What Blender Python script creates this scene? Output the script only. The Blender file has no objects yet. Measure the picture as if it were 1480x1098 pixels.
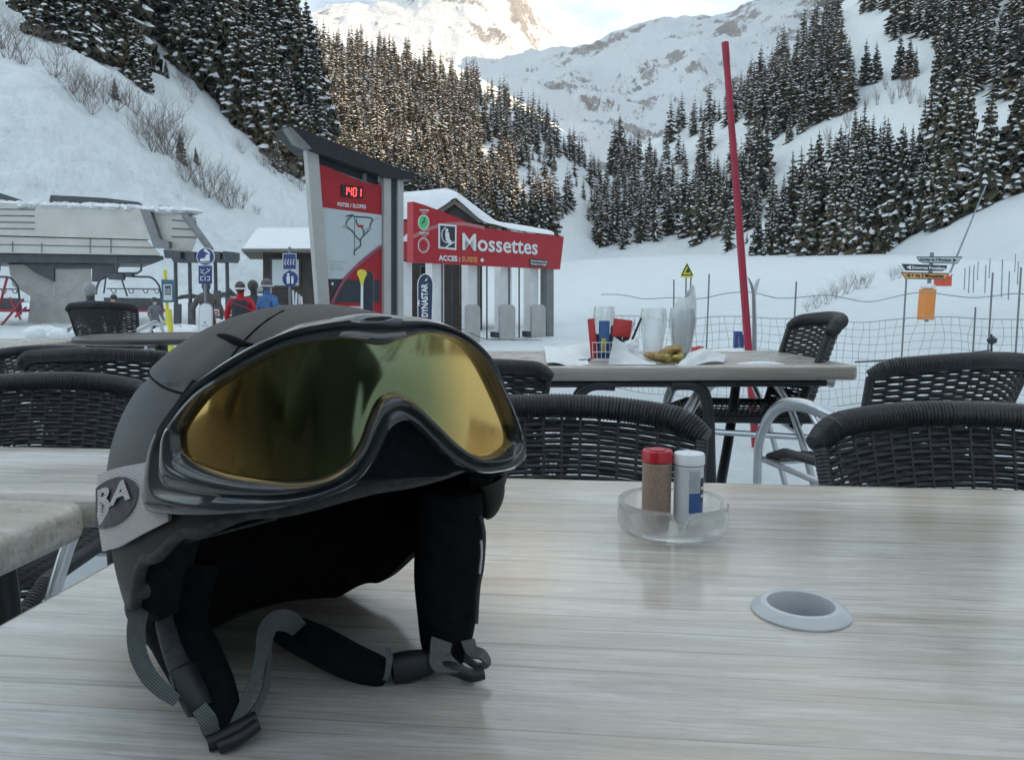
import bpy, bmesh, math, random
import numpy as np
from mathutils import Vector, Matrix
from mathutils.bvhtree import BVHTree
rnd = random.Random(7)
SC = bpy.context.scene
COL = SC.collection
PI = math.pi
R = math.radians
# ------------------------------------------------------------------ camera
CAMZ = 0.98; FOC = 1118.0; PITCH = math.atan((549 - 430) / 1118.0)
CP, SP = math.cos(PITCH), math.sin(PITCH)
CAM = Vector((0, 0, CAMZ))
def ray(px, py):
    u = (px - 740) / FOC; v = (549 - py) / FOC
    return Vector((u, CP + v * SP, -SP + v * CP))
def P(px, py, d):            # point at forward (world y) distance d
    r = ray(px, py); return CAM + r * (d / r.y)
def G(px, py, z=0.0):        # point on a horizontal plane
    r = ray(px, py); return CAM + r * ((z - CAMZ) / r.z)
cam = bpy.data.cameras.new('camera'); camo = bpy.data.objects.new('camera', cam); COL.objects.link(camo)
camo.location = CAM; camo.rotation_euler = (PI / 2 - PITCH, 0, 0)
cam.sensor_width = 36; cam.lens = 36 * FOC / 1480; cam.clip_start = 0.02; cam.clip_end = 20000
SC.camera = camo
# ------------------------------------------------------------------ materials
def nmat(name):
    m = bpy.data.materials.new(name); m.use_nodes = True
    nt = m.node_tree; b = nt.nodes['Principled BSDF']
    return m, nt, b
def L(nt, a, b): nt.links.new(a, b)
def noise(nt, scale, detail=6, rough=.6, vec=None, dist=0):
    n = nt.nodes.new('ShaderNodeTexNoise'); n.inputs['Scale'].default_value = scale
    n.inputs['Detail'].default_value = detail; n.inputs['Roughness'].default_value = rough
    n.inputs['Distortion'].default_value = dist
    if vec is not None: L(nt, vec, n.inputs['Vector'])
    return n
def ramp(nt, fac, stops):
    r = nt.nodes.new('ShaderNodeValToRGB'); e = r.color_ramp.elements
    while len(e) > 1: e.remove(e[-1])
    e[0].position = stops[0][0]; e[0].color = (*stops[0][1], 1)
    for p, c in stops[1:]:
        k = e.new(p); k.color = (*c, 1)
    L(nt, fac, r.inputs[0]); return r
def coords(nt, kind='Object', scale=(1, 1, 1), rot=(0, 0, 0)):
    t = nt.nodes.new('ShaderNodeTexCoord'); m = nt.nodes.new('ShaderNodeMapping')
    m.inputs['Scale'].default_value = scale; m.inputs['Rotation'].default_value = rot
    L(nt, t.outputs[kind], m.inputs[0]); return m.outputs[0]
def mixc(nt, fac, a, b, mode='MIX'):
    m = nt.nodes.new('ShaderNodeMix'); m.data_type = 'RGBA'; m.blend_type = mode
    for i, x in ((0, fac), (6, a), (7, b)):
        if hasattr(x, 'links'): L(nt, x, m.inputs[i])
        elif isinstance(x, (int, float)): m.inputs[i].default_value = x
        else: m.inputs[i].default_value = (*x, 1)
    return m.outputs[2]
def math_(nt, op, a, b=None):
    m = nt.nodes.new('ShaderNodeMath'); m.operation = op
    for i, x in enumerate((a, b)):
        if x is None: continue
        if hasattr(x, 'links'): L(nt, x, m.inputs[i])
        else: m.inputs[i].default_value = x
    return m.outputs[0]
def bump(nt, b, h, strength=.3, dist=.01):
    n = nt.nodes.new('ShaderNodeBump'); n.inputs['Strength'].default_value = strength
    n.inputs['Distance'].default_value = dist
    L(nt, h, n.inputs['Height']); L(nt, n.outputs[0], b.inputs['Normal']); return n
def simple(name, col, rough=.5, metal=0., var=.15, nscale=12., bmp=0., bdist=.002, coat=0., spec=.5):
    m, nt, b = nmat(name)
    v = coords(nt)
    n = noise(nt, nscale, 5, .6, v)
    d = [max(0, c * (1 - var)) for c in col]; l = [min(1, c * (1 + var)) for c in col]
    r = ramp(nt, n.outputs[0], [(.3, d), (.7, l)])
    L(nt, r.outputs[0], b.inputs['Base Color'])
    b.inputs['Roughness'].default_value = rough; b.inputs['Metallic'].default_value = metal
    b.inputs['Coat Weight'].default_value = coat; b.inputs['Specular IOR Level'].default_value = spec
    if bmp: bump(nt, b, noise(nt, nscale * 6, 4, .6, v).outputs[0], bmp, bdist)
    return m
M = {}
def snow_mat(name, col, big, rock=False, rockscale=.004, cover=.0, bs=.6):
    m, nt, b = nmat(name)
    v = coords(nt)
    n1 = noise(nt, big, 8, .65, v)
    c = ramp(nt, n1.outputs[0], [(.3, [x * .93 for x in col]), (.7, col)]).outputs[0]
    if rock:
        g = nt.nodes.new('ShaderNodeNewGeometry'); s = nt.nodes.new('ShaderNodeSeparateXYZ'); L(nt, g.outputs['True Normal'], s.inputs[0])
        n2 = noise(nt, rockscale, 10, .72, coords(nt, 'Object', (1, 1, .45)))
        f = math_(nt, 'SUBTRACT', n2.outputs[0], math_(nt, 'MULTIPLY', s.outputs[2], .42))
        fr = ramp(nt, f, [(.235 - cover, (0, 0, 0)), (.275 - cover, (1, 1, 1))]).outputs[0]
        n3 = noise(nt, rockscale * 9, 6, .7, v)
        rc = ramp(nt, n3.outputs[0], [(.3, (.16, .15, .145)), (.7, (.42, .39, .37))]).outputs[0]
        c = mixc(nt, fr, c, rc)
    L(nt, c, b.inputs['Base Color'])
    b.inputs['Roughness'].default_value = .6; b.inputs['Specular IOR Level'].default_value = .3
    bump(nt, b, noise(nt, big * 7, 8, .7, v).outputs[0], bs, .25 / big * .36)
    return m
M['snow'] = snow_mat('snow_ground', (.78, .84, .855), .9, bs=.9)
M['snow_hill'] = snow_mat('snow_hillside', (.78, .84, .855), .35, bs=1.)
M['snow_peak'] = snow_mat('snow_mountain', (.83, .84, .85), .006, True, .0075, -.04)
M['snow_bowl'] = snow_mat('snow_bowl', (.74, .77, .79), .006, True, .010, -.004)
M['snow_soft'] = snow_mat('snow_clump', (.82, .84, .86), 3)
def needle_mat():
    m, nt, b = nmat('needles')
    v = coords(nt, 'Object')
    oi = nt.nodes.new('ShaderNodeObjectInfo')
    n = noise(nt, 9, 3, .6, v)
    c = ramp(nt, n.outputs[0], [(.3, (.028, .034, .028)), (.6, (.055, .058, .042)), (.85, (.10, .085, .058))]).outputs[0]
    c2 = mixc(nt, math_(nt, 'MULTIPLY', oi.outputs['Random'], .6), c, (.11, .085, .055), 'MIX')
    gt = nt.nodes.new('ShaderNodeNewGeometry'); nb = noise(nt, .045, 3, .6, gt.outputs['Position']); c2 = mixc(nt, ramp(nt, nb.outputs[0], [(.45, (0, 0, 0)), (.65, (.7, .7, .7))]).outputs[0], c2, (.13, .10, .06))
    L(nt, c2, b.inputs['Base Color']); b.inputs['Roughness'].default_value = .8
    b.inputs['Specular IOR Level'].default_value = .15
    return m
M['needles'] = needle_mat()
M['bark'] = simple('bark', (.07, .055, .045), .9, nscale=3, bmp=.5)
# ------------------------------------------------------------------ objects
def tag(o, label, cat=None, group=None, kind=None):
    if label: o['label'] = label
    if cat: o['category'] = cat
    if group: o['group'] = group
    if kind: o['kind'] = kind
    return o
def thing(name, label, cat, loc=(0, 0, 0), rz=0, group=None, rot=None):
    o = bpy.data.objects.new(name, None); COL.objects.link(o)
    o.empty_display_size = .1
    o.location = loc; o.rotation_euler = rot if rot else (0, 0, rz)
    tag(o, label, cat, group)
    return o
def wm(o):
    m = Matrix.LocRotScale(o.location, o.rotation_euler, o.scale)
    return wm(o.parent) @ m if o.parent else m
def cat_rom(pts, n=8, closed=False):
    pts = [Vector(p) for p in pts]; out = []; N = len(pts)
    for i in range(N if closed else N - 1):
        if closed: p0, p1, p2, p3 = pts[i - 1], pts[i], pts[(i + 1) % N], pts[(i + 2) % N]
        else: p0, p1, p2, p3 = pts[max(i - 1, 0)], pts[i], pts[i + 1], pts[min(i + 2, N - 1)]
        for k in range(n):
            t = k / n
            out.append(.5 * ((2 * p1) + (-p0 + p2) * t + (2 * p0 - 5 * p1 + 4 * p2 - p3) * t * t + (-p0 + 3 * p1 - 3 * p2 + p3) * t ** 3))
    if not closed: out.append(pts[-1])
    return out
def lerp(a, b, t): return a + (b - a) * t
def kf(x, keys):
    if x <= keys[0][0]: return keys[0][1]
    for (a, va), (b, vb) in zip(keys, keys[1:]):
        if x <= b:
            t = (x - a) / (b - a); t = t * t * (3 - 2 * t); return va + (vb - va) * t
    return keys[-1][1]
class MB:
    def __init__(s): s.v = []; s.f = []; s.mi = []; s.cur = 0
    def face(s, idx): s.f.append(tuple(idx)); s.mi.append(s.cur)
    def add(s, vs, fs):
        o = len(s.v); s.v.extend([tuple(x) for x in vs])
        for f in fs: s.face([o + i for i in f])
    def box(s, c, size, rot=None, taper=1.0):
        hx, hy, hz = [a / 2 for a in size]
        vs = []
        for z in (-hz, hz):
            t = taper if z > 0 else 1
            for x, y in ((-hx, -hy), (hx, -hy), (hx, hy), (-hx, hy)): vs.append(Vector((x * t, y * t, z)))
        if rot is not None: vs = [rot @ q for q in vs]
        c = Vector(c); vs = [q + c for q in vs]
        s.add(vs, [(0, 3, 2, 1), (4, 5, 6, 7), (0, 1, 5, 4), (1, 2, 6, 5), (2, 3, 7, 6), (3, 0, 4, 7)])
    def rbox(s, c, size, r, rot=None, axis=2, n=4):
        # box with rounded vertical edges (in the plane normal to axis)
        a, b = [i for i in range(3) if i != axis]
        ha, hb, hz = size[a] / 2, size[b] / 2, size[axis] / 2
        out = []
        for cx, cy, a0 in ((ha - r, hb - r, 0), (-ha + r, hb - r, 90), (-ha + r, -hb + r, 180), (ha - r, -hb + r, 270)):
            for k in range(n + 1):
                t = R(a0 + 90 * k / n); out.append((cx + r * math.cos(t), cy + r * math.sin(t)))
        e = min(hz * .5, r * .35)
        rings = []
        for z, ins in ((-hz, e), (-hz + e, 0), (hz - e, 0), (hz, e)):
            ring = []
            for (x, y) in out:
                l = math.hypot(x, y) or 1
                q = [0, 0, 0]; q[a] = x * (1 - ins / max(ha, 1e-6)); q[b] = y * (1 - ins / max(hb, 1e-6)); q[axis] = z
                q = Vector(q)
                if rot is not None: q = rot @ q
                ring.append(q + Vector(c))
            rings.append(ring)
        s.loft(rings, True, True)
    def loft(s, rings, closed=True, caps=False, flip=False):
        o = len(s.v); n = len(rings[0])
        for r_ in rings: s.v.extend([tuple(q) for q in r_])
        m = n if closed else n - 1
        for i in range(len(rings) - 1):
            for j in range(m):
                k = (j + 1) % n
                q = (o + i * n + j, o + i * n + k, o + (i + 1) * n + k, o + (i + 1) * n + j)
                s.face(q[::-1] if flip else q)
        if caps:
            s.face([o + j for j in range(n)][::-1]); e = o + (len(rings) - 1) * n
            s.face([e + j for j in range(n)])
    def tube(s, path, rad, n=8, caps=True, closed=False, ry=None, up=None):
        path = [Vector(p) for p in path]; N = len(path); rings = []
        ref = None
        for i, p in enumerate(path):
            if closed: t = path[(i + 1) % N] - path[i - 1]
            else: t = path[min(i + 1, N - 1)] - path[max(i - 1, 0)]
            if t.length < 1e-9: t = Vector((0, 0, 1))
            t.normalize()
            if up is not None: u = Vector(up) - t * t.dot(Vector(up))
            elif ref is None:
                a = Vector((0, 0, 1)) if abs(t.z) < .9 else Vector((1, 0, 0)); u = a - t * t.dot(a)
            else: u = ref - t * t.dot(ref)
            u.normalize(); ref = u; w = t.cross(u)
            ra = rad(i / max(N - 1, 1)) if callable(rad) else (rad[i] if isinstance(rad, (list, tuple)) else rad)
            rb = ra if ry is None else (ry(i / max(N - 1, 1)) if callable(ry) else (ry[i] if isinstance(ry, (list, tuple)) else ry))
            rings.append([p + w * (ra * math.cos(2 * PI * k / n)) + u * (rb * math.sin(2 * PI * k / n)) for k in range(n)])
        if closed: rings.append(rings[0])
        s.loft(rings, True, caps and not closed)
    def ribbon(s, path, wdirs, width, th):
        rings = []; N = len(path)
        for i, p in enumerate(path):
            p = Vector(p); t = (Vector(path[min(i + 1, N - 1)]) - Vector(path[max(i - 1, 0)])).normalized()
            w = Vector(wdirs[i] if isinstance(wdirs, list) else wdirs); w = (w - t * t.dot(w)).normalized()
            nn = t.cross(w); wd = width[i] if isinstance(width, list) else width
            rings.append([p + w * wd / 2 + nn * th / 2, p - w * wd / 2 + nn * th / 2, p - w * wd / 2 - nn * th / 2, p + w * wd / 2 - nn * th / 2])
        s.loft(rings, True, True)
    def lathe(s, prof, c, n=32, axis=None, caps=False):
        c = Vector(c); rings = []
        q = Vector((0, 0, 1)).rotation_difference(Vector(axis)) if axis is not None else None
        for r_, z in prof:
            ring = []
            for k in range(n):
                a = 2 * PI * k / n; v = Vector((r_ * math.cos(a), r_ * math.sin(a), z))
                if q: v = q @ v
                ring.append(c + v)
            rings.append(ring)
        s.loft(rings, True, caps)
    def prism(s, pts, fr, th):          # 2D outline in a frame (o, ex, ey, n)
        o, ex, ey, n = fr
        a = [o + ex * x + ey * y for x, y in pts]; b = [q - n * th for q in a]
        k = len(pts)
        s.add(a + b, [tuple(range(k)), tuple(range(2 * k - 1, k - 1, -1))] + [(i, k + i, k + (i + 1) % k, (i + 1) % k) for i in range(k)])
    def grid(s, fn, nu, nv, closed_u=False):
        rings = [[fn(i / nu, j / nv) for i in range(nu + (0 if closed_u else 1))] for j in range(nv + 1)]
        s.loft(rings, closed_u)
    def sphere(s, c, r, nu=12, nv=8, sc=(1, 1, 1), rot=None):
        def fn(u, v):
            a = 2 * PI * u; b = PI * (v - .5)
            q = Vector((r * sc[0] * math.cos(a) * math.cos(b), r * sc[1] * math.sin(a) * math.cos(b), r * sc[2] * math.sin(b)))
            if rot is not None: q = rot @ q
            return Vector(c) + q
        s.grid(fn, nu, nv, True)
    def build(s, name, mat, parent=None, smooth=True, label=None, angle=40, world=True):
        me = bpy.data.meshes.new(name)
        me.from_pydata([tuple(v) for v in s.v], [], s.f)
        mats = mat if isinstance(mat, (list, tuple)) else [mat]
        for m in mats: me.materials.append(m)
        if any(s.mi): me.polygons.foreach_set('material_index', s.mi)
        o = bpy.data.objects.new(name, me); COL.objects.link(o)
        if parent is not None:
            o.parent = parent
            if world: me.transform(wm(parent).inverted())
        me.update()
        bm = bmesh.new(); bm.from_mesh(me); bmesh.ops.remove_doubles(bm, verts=bm.verts, dist=1e-6)
        bmesh.ops.recalc_face_normals(bm, faces=bm.faces); bm.to_mesh(me); bm.free()
        if smooth:
            me.polygons.foreach_set('use_smooth', [True] * len(me.polygons))
            try: me.set_sharp_from_angle(angle=R(angle))
            except Exception: pass
        if label: o['label'] = label
        return o
def recenter(o, loc):
    """move a top-level mesh object's origin to loc without moving its shape"""
    loc = Vector(loc); o.data.transform(Matrix.Translation(-loc)); o.location = loc; return o
def copy_tree(o, parent=None):
    c = o.copy(); COL.objects.link(c)
    if parent is not None: c.parent = parent
    for ch in list(o.children): copy_tree(ch, c)
    return c
def frame(o, ex, ey=None):
    o = Vector(o); ex = Vector(ex).normalized(); ey = Vector(ey if ey is not None else (0, 0, 1)).normalized()
    n = ex.cross(ey).normalized(); return (o, ex, ey, n)
def text2d(txt, size, bold=0., align='CENTER', extrude=0):
    cu = bpy.data.curves.new('t', 'FONT'); cu.body = txt; cu.size = size; cu.align_x = align; cu.align_y = 'CENTER'
    cu.offset = bold; cu.resolution_u = 3; cu.fill_mode = 'FRONT'
    ob = bpy.data.objects.new('t', cu); COL.objects.link(ob)
    dg = bpy.context.evaluated_depsgraph_get(); dg.update()
    me = bpy.data.meshes.new_from_object(ob.evaluated_get(dg))
    vs = [(v.co.x, v.co.y) for v in me.vertices]; fs = [tuple(p.vertices) for p in me.polygons]
    bpy.data.objects.remove(ob); bpy.data.curves.remove(cu); bpy.data.meshes.remove(me)
    return vs, fs
def put_text(mb, txt, size, fr, off=(0, 0), bold=0., lift=.002, align='CENTER', sx=1., skew=0.):
    vs, fs = text2d(txt, size, bold, align)
    o, ex, ey, n = fr
    mb.add([o + ex * ((x * sx + y * skew) + off[0]) + ey * (y + off[1]) + n * lift for x, y in vs], fs)
# ------------------------------------------------------------------ numpy noise
def _hash(ix, iy, s):
    h = (ix * 374761393 + iy * 668265263 + s * 974634777) & 0xffffffff
    h = ((h ^ (h >> 13)) * 1274126177) & 0xffffffff
    return ((h ^ (h >> 16)) & 0xffff) / 65535.0
def vnoise(x, y, s=0):
    ix = np.floor(x).astype(np.int64); iy = np.floor(y).astype(np.int64); fx = x - ix; fy = y - iy
    fx = fx * fx * (3 - 2 * fx); fy = fy * fy * (3 - 2 * fy)
    a = _hash(ix, iy, s); b = _hash(ix + 1, iy, s); c = _hash(ix, iy + 1, s); d = _hash(ix + 1, iy + 1, s)
    return (a * (1 - fx) + b * fx) * (1 - fy) + (c * (1 - fx) + d * fx) * fy
def fbm(x, y, oct=5, s=0, ridge=False):
    t = 0; a = .5; tot = 0
    for i in range(oct):
        n = vnoise(x * 2 ** i + 17.3 * i, y * 2 ** i - 9.1 * i, s + i)
        if ridge: n = 1 - np.abs(2 * n - 1)
        t = t + n * a; tot += a; a *= .5
    return t / tot - .5
def mesh_grid(name, V, mat, smooth=True):
    """V: (rows, cols, 3) numpy"""
    r_, c_ = V.shape[:2]
    me = bpy.data.meshes.new(name)
    idx = np.arange(r_ * c_).reshape(r_, c_)
    f = np.stack([idx[:-1, :-1], idx[:-1, 1:], idx[1:, 1:], idx[1:, :-1]], -1).reshape(-1, 4)
    me.from_pydata(V.reshape(-1, 3).tolist(), [], f.tolist())
    me.materials.append(mat)
    if smooth: me.polygons.foreach_set('use_smooth', [True] * len(me.polygons))
    me.update()
    o = bpy.data.objects.new(name, me); COL.objects.link(o); return o
# ------------------------------------------------------------------ ground sheet
def zg(x, y):
    x = np.asarray(x, float); y = np.asarray(y, float)
    def ss(a, b, t):
        t = np.clip((t - a) / (b - a), 0, 1); return t * t * (3 - 2 * t)
    z = -.45 * ss(8.3, 12.5, y)
    z = z + .057 * np.clip(y - 38, 0, 500) + .012 * np.clip(y - 22, 0, 16)
    z = z + .15 * np.clip(x - 2.6, 0, 7) * ss(8.5, 14, y) * (1 - .8 * ss(40, 140, y)) + .05 * np.clip(x - 9, 0, 80) * ss(12, 40, y)          # the bank climbs to the right
    return z
def zgd(x, y): return float(zg(x, y))
def build_ground():
    ys = np.concatenate([np.linspace(-60, -2, 20), np.linspace(-1.8, 14, 150), np.linspace(14.2, 60, 150), np.geomspace(61, 4200, 66)])
    xs = np.concatenate([-np.geomspace(2400, 30.5, 50), np.linspace(-30, 30, 360), np.geomspace(30.5, 2400, 50)])
    X, Y = np.meshgrid(xs, ys)
    Z = zg(X, Y)
    near = np.clip(1 - np.abs(Y - 5) / 60, 0, 1)
    amp = .10 * np.clip((Y - 1) / 6, 0, 1)
    foot = (fbm(X * 1.6, Y * 1.6, 5, 3)) * .10 + fbm(X * .35, Y * .35, 3, 9) * .18
    track = np.clip(1 - (Y - 8) / 10, .25, 1)
    Z = Z + foot * amp * 10 * .6 * track * (1 + 2.2 * np.exp(-((Y - 5.5) / 4.5) ** 2))
    # creek bank hollow on the right
    g = np.exp(-(((X - 9.2) / 2.4) ** 2 + ((Y - 26) / 5) ** 2)); Z = Z - g * .5
    # groomer ridges and ski tracks on the piste
    gm = np.clip((Y - 14) / 6, 0, 1) * np.clip((160 - Y) / 60, 0, 1)
    Z = Z + gm * (.20 * fbm(X * .9 + Y * .10, Y * .05, 3, 33, True) + .30 * fbm(X * .12, Y * .10, 4, 34))
    tr = np.abs(np.sin((X * .55 + 2.2 * np.sin(Y * .09) + 1.5 * np.sin(Y * .23 + 1)) * 1.3)); Z = Z - gm * .10 * np.clip(1 - tr * 7, 0, 1)
    # soft drift in the middle of the flat
    g = np.exp(-(((X - 3.0) / 2.2) ** 2 + ((Y - 30) / 1.2) ** 2)); Z = Z + g * .35
    o = mesh_grid('snow_ground', np.stack([X, Y, Z], -1), M['snow']); tag(o, None, kind='structure'); return o
GROUND = build_ground()
# ------------------------------------------------------------------ lofted hills
def upsample(A, nr, nc):
    """catmull-rom upsampling of (r,c,k) control net"""
    def up(A, n):
        m = A.shape[0]; t = np.linspace(0, m - 1, n); i = np.minimum(t.astype(int), m - 2); f = (t - i)[:, None, None]
        p0 = A[np.maximum(i - 1, 0)]; p1 = A[i]; p2 = A[i + 1]; p3 = A[np.minimum(i + 2, m - 1)]
        return .5 * ((2 * p1) + (-p0 + p2) * f + (2 * p0 - 5 * p1 + 4 * p2 - p3) * f * f + (-p0 + 3 * p1 - 3 * p2 + p3) * f ** 3)
    A = up(A, nr); A = up(A.transpose(1, 0, 2), nc).transpose(1, 0, 2); return A
def hill(name, rows, mat, nr=110, nc=150, amp=2., freq=.02, back=True, seed=1, ridge=False, lowamp=None):
    A = np.array([[tuple(P(*c)) for c in row] for row in rows])
    if back:
        top = A[-1].copy(); d = top[:, 1:2] * .25
        b1 = top + np.concatenate([d * 0, d * .35, -d * .18], 1); b2 = top + np.concatenate([d * 0, d * 1.2, -d * .9], 1)
        A = np.concatenate([A, b1[None], b2[None]], 0)
    V = upsample(A, nr, nc)
    k = np.clip(np.linspace(0, 1, nr) * 6, 0, 1)[:, None]
    V[..., 2] += amp * 2 * fbm(V[..., 0] * freq, V[..., 1] * freq, 7, seed, ridge) * k
    if ridge:
        V[..., 0] += amp * .6 * fbm(V[..., 1] * freq * 1.3, V[..., 2] * freq * 1.3, 5, seed + 5) * k
    if name == 'snow_slope':     # slide debris ribs running down the bank
        a_ = (V[..., 0] * .8 + V[..., 1] * .6); c_ = (-V[..., 0] * .6 + V[..., 1] * .8)
        V[..., 2] += (1.7 * fbm(a_ * .10, c_ * .8, 4, 77, True) + 1.5 * fbm(V[..., 0] * .7, V[..., 1] * .7, 5, 78)) * np.clip(1.6 - V[..., 1] / 110, .25, 1)
    o = mesh_grid(name, V, mat); tag(o, None, kind='structure')
    me = o.data
    bvh = BVHTree.FromPolygons([v.co.copy() for v in me.vertices], [tuple(p.vertices) for p in me.polygons])
    return o, bvh
# left bank with avalanche snow, forest above
HA = hill('snow_slope', [
    [(-900, 470, 46), (-400, 455, 50), (0, 445, 54), (160, 438, 56), (300, 432, 60), (420, 428, 68), (520, 428, 80), (560, 440, 100)],
    [(-900, 250, 66), (-400, 270, 66), (0, 285, 68), (160, 330, 68), (300, 366, 70), (420, 394, 78), (505, 402, 92), (560, 430, 112)],
    [(-900, 0, 90), (-400, 60, 88), (0, 130, 84), (160, 205, 84), (300, 300, 84), (420, 345, 92), (495, 360, 108), (560, 425, 130)],
    [(-900, -260, 120), (-400, -140, 112), (0, 30, 104), (160, 110, 104), (300, 195, 112), (400, 255, 120), (478, 300, 135), (550, 420, 160)],
    [(-900, -560, 160), (-400, -380, 150), (0, -70, 140), (160, 30, 140), (280, 95, 145), (370, 175, 148), (474, 250, 160), (545, 420, 190)],
    [(-900, -900, 210), (-400, -700, 200), (0, -330, 185), (130, -220, 185), (250, -120, 188), (350, 0, 190), (455, 170, 195), (540, 420, 230)],
    [(-900, -1100, 260), (-400, -900, 250), (0, -560, 235), (120, -460, 235), (230, -360, 235), (330, -160, 230), (420, 60, 230), (535, 425, 270)],
], M['snow_hill'], nr=300, nc=380, amp=1.6, freq=.06, seed=4)
# wooded spur in the middle left
HB = hill('wooded_spur', [
    [(300, 470, 190), (420, 455, 195), (560, 445, 200), (700, 440, 205), (800, 440, 215), (880, 445, 240), (960, 440, 280)],
    [(300, 300, 235), (420, 300, 240), (560, 320, 240), (700, 345, 245), (800, 360, 255), (880, 385, 285), (960, 415, 320)],
    [(300, 180, 300), (420, 190, 300), (560, 235, 300), (690, 275, 300), (790, 300, 310), (870, 330, 340), (955, 400, 370)],
    [(300, 60, 380), (420, 95, 380), (555, 155, 375), (680, 195, 370), (785, 230, 375), (865, 285, 400), (950, 395, 420)],
    [(300, -20, 450), (425, 65, 470), (545, 80, 470), (650, 115, 470), (770, 175, 460), (860, 248, 460), (945, 395, 470)],
    [(300, -60, 520), (430, 45, 540), (540, 58, 540), (640, 90, 540), (760, 160, 520), (855, 236, 510), (940, 395, 520)],
], M['snow_hill'], amp=3.5, freq=.02, seed=11)
# right hillside
HC = hill('right_hillside', [
    [(780, 445, 200), (900, 440, 180), (1010, 435, 150), (1120, 440, 110), (1250, 430, 85), (1400, 425, 58), (1560, 430, 40), (1900, 440, 35), (2600, 440, 40)],
    [(790, 395, 250), (900, 392, 240), (1010, 392, 210), (1110, 398, 160), (1240, 388, 140), (1380, 335, 112), (1520, 300, 92), (1900, 230, 85), (2600, 100, 90)],
    [(815, 362, 300), (900, 366, 285), (1000, 352, 275), (1105, 330, 230), (1240, 300, 200), (1360, 260, 180), (1500, 220, 165), (1900, 60, 150), (2600, -120, 150)],
    [(850, 300, 370), (920, 290, 370), (1010, 270, 350), (1110, 230, 300), (1230, 200, 270), (1350, 150, 255), (1490, 90, 245), (1900, -120, 230), (2600, -400, 230)],
    [(872, 255, 450), (940, 225, 460), (1030, 185, 440), (1120, 130, 400), (1210, 90, 370), (1330, 40, 350), (1480, -40, 340), (1900, -320, 330), (2600, -700, 320)],
    [(885, 228, 520), (955, 205, 540), (1050, 158, 540), (1140, 90, 520), (1215, 10, 500), (1330, -80, 480), (1480, -190, 460), (1900, -480, 440), (2600, -900, 420)],
], M['snow_hill'], nr=120, nc=190, amp=4., freq=.02, seed=21)
# far bowl and far peak
HD = hill('mountain_bowl', [
    [(560, 420, 600), (700, 400, 600), (860, 400, 600), (1000, 400, 620), (1150, 400, 640), (1400, 400, 700)],
    [(600, 250, 850), (720, 220, 820), (860, 215, 760), (1000, 260, 720), (1150, 240, 760), (1400, 100, 850)],
    [(640, 150, 1300), (740, 140, 1250), (870, 150, 1150), (1000, 160, 1050), (1150, 110, 1080), (1400, 0, 1150)],
    [(660, 110, 1600), (740, 108, 1600), (830, 98, 1500), (930, 75, 1450), (1060, 65, 1400), (1180, 10, 1400), (1400, -120, 1450)][:6],
    [(670, 108, 1900), (745, 98, 1850), (835, 80, 1800), (935, 42, 1750), (1080, 8, 1700), (1400, -220, 1700)],
], M['snow_bowl'], nr=190, nc=240, amp=40, freq=.0055, seed=31, ridge=True)
HE = hill('mountain_peak', [
    [(200, 300, 1500), (380, 250, 1600), (520, 220, 1700), (650, 220, 1750), (760, 200, 1800), (860, 180, 1900), (1000, 180, 2100)],
    [(200, 120, 1900), (380, 120, 1950), (500, 110, 2000), (640, 130, 2050), (740, 150, 2100), (850, 120, 2300), (1000, 140, 2500)],
    [(200, 80, 2200), (380, 70, 2300), (470, 52, 2300), (590, 48, 2300), (720, 40, 2450), (830, 100, 2600), (1000, 110, 2800)],
    [(200, 60, 2500), (385, 50, 2550), (462, 26, 2600), (560, 4, 2650), (690, -95, 2700), (815, 66, 2900), (1000, 95, 3100)],
], M['snow_peak'], nr=220, nc=300, amp=48, freq=.0036, seed=41, ridge=True)
def ridge_mesh(name, pts, seed):
    """off-frame mountains on the sunny side, shaped to cast the valley shadow: pts = (x, y, height, half width)"""
    A = []
    for x, y, h, w in pts:
        A.append([(x - w, y, -20), (x - w * .5, y, h * .5), (x, y, h), (x + w * .6, y, h * .45), (x + w * 1.2, y, -20)])
    V = upsample(np.array(A), 80, 60)
    V[..., 2] += 30 * fbm(V[..., 0] * .01, V[..., 1] * .01, 6, seed)
    o = mesh_grid(name, V, M['snow_peak']); tag(o, None, kind='structure'); return o
# ------------------------------------------------------------------ sun and sky
SUN_EL = R(27); SUN_AZ = R(90)     # azimuth clockwise from +y
sd = Vector((math.sin(SUN_AZ) * math.cos(SUN_EL), math.cos(SUN_AZ) * math.cos(SUN_EL), math.sin(SUN_EL)))
sl = bpy.data.lights.new('sun', 'SUN'); so = bpy.data.objects.new('sun', sl); COL.objects.link(so)
sl.energy = 4.2; sl.angle = R(.5); sl.color = (1, .73, .45)
so.rotation_euler = sd.to_track_quat('Z', 'Y').to_euler(); so.location = (50, 0, 60)
ridge_mesh('shading_ridge', [(520, -900, 420, 330), (500, -300, 440, 320), (480, 0, 430, 300), (450, 120, 420, 230), (450, 215, 400, 220),
    (460, 255, 275, 200), (470, 330, 262, 190), (480, 420, 268, 190), (500, 520, 300, 200), (560, 620, 420, 200), (760, 760, 640, 240),
    (1100, 900, 980, 300), (1350, 1200, 1250, 330), (1600, 1700, 1450, 330), (1800, 2020, 1400, 300), (1900, 2200, 600, 300)], 5)  # crest heights set to shade the terrace and leave the spur sunlit
w = bpy.data.worlds.new('World'); SC.world = w; w.use_nodes = True
nt = w.node_tree; bg = nt.nodes['Background']
sky = nt.nodes.new('ShaderNodeTexSky'); sky.sky_type = 'NISHITA'; sky.sun_disc = False
sky.sun_elevation = SUN_EL; sky.sun_rotation = SUN_AZ; sky.altitude = 1200; sky.dust_density = 1.5; sky.ozone_density = 1.0
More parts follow.
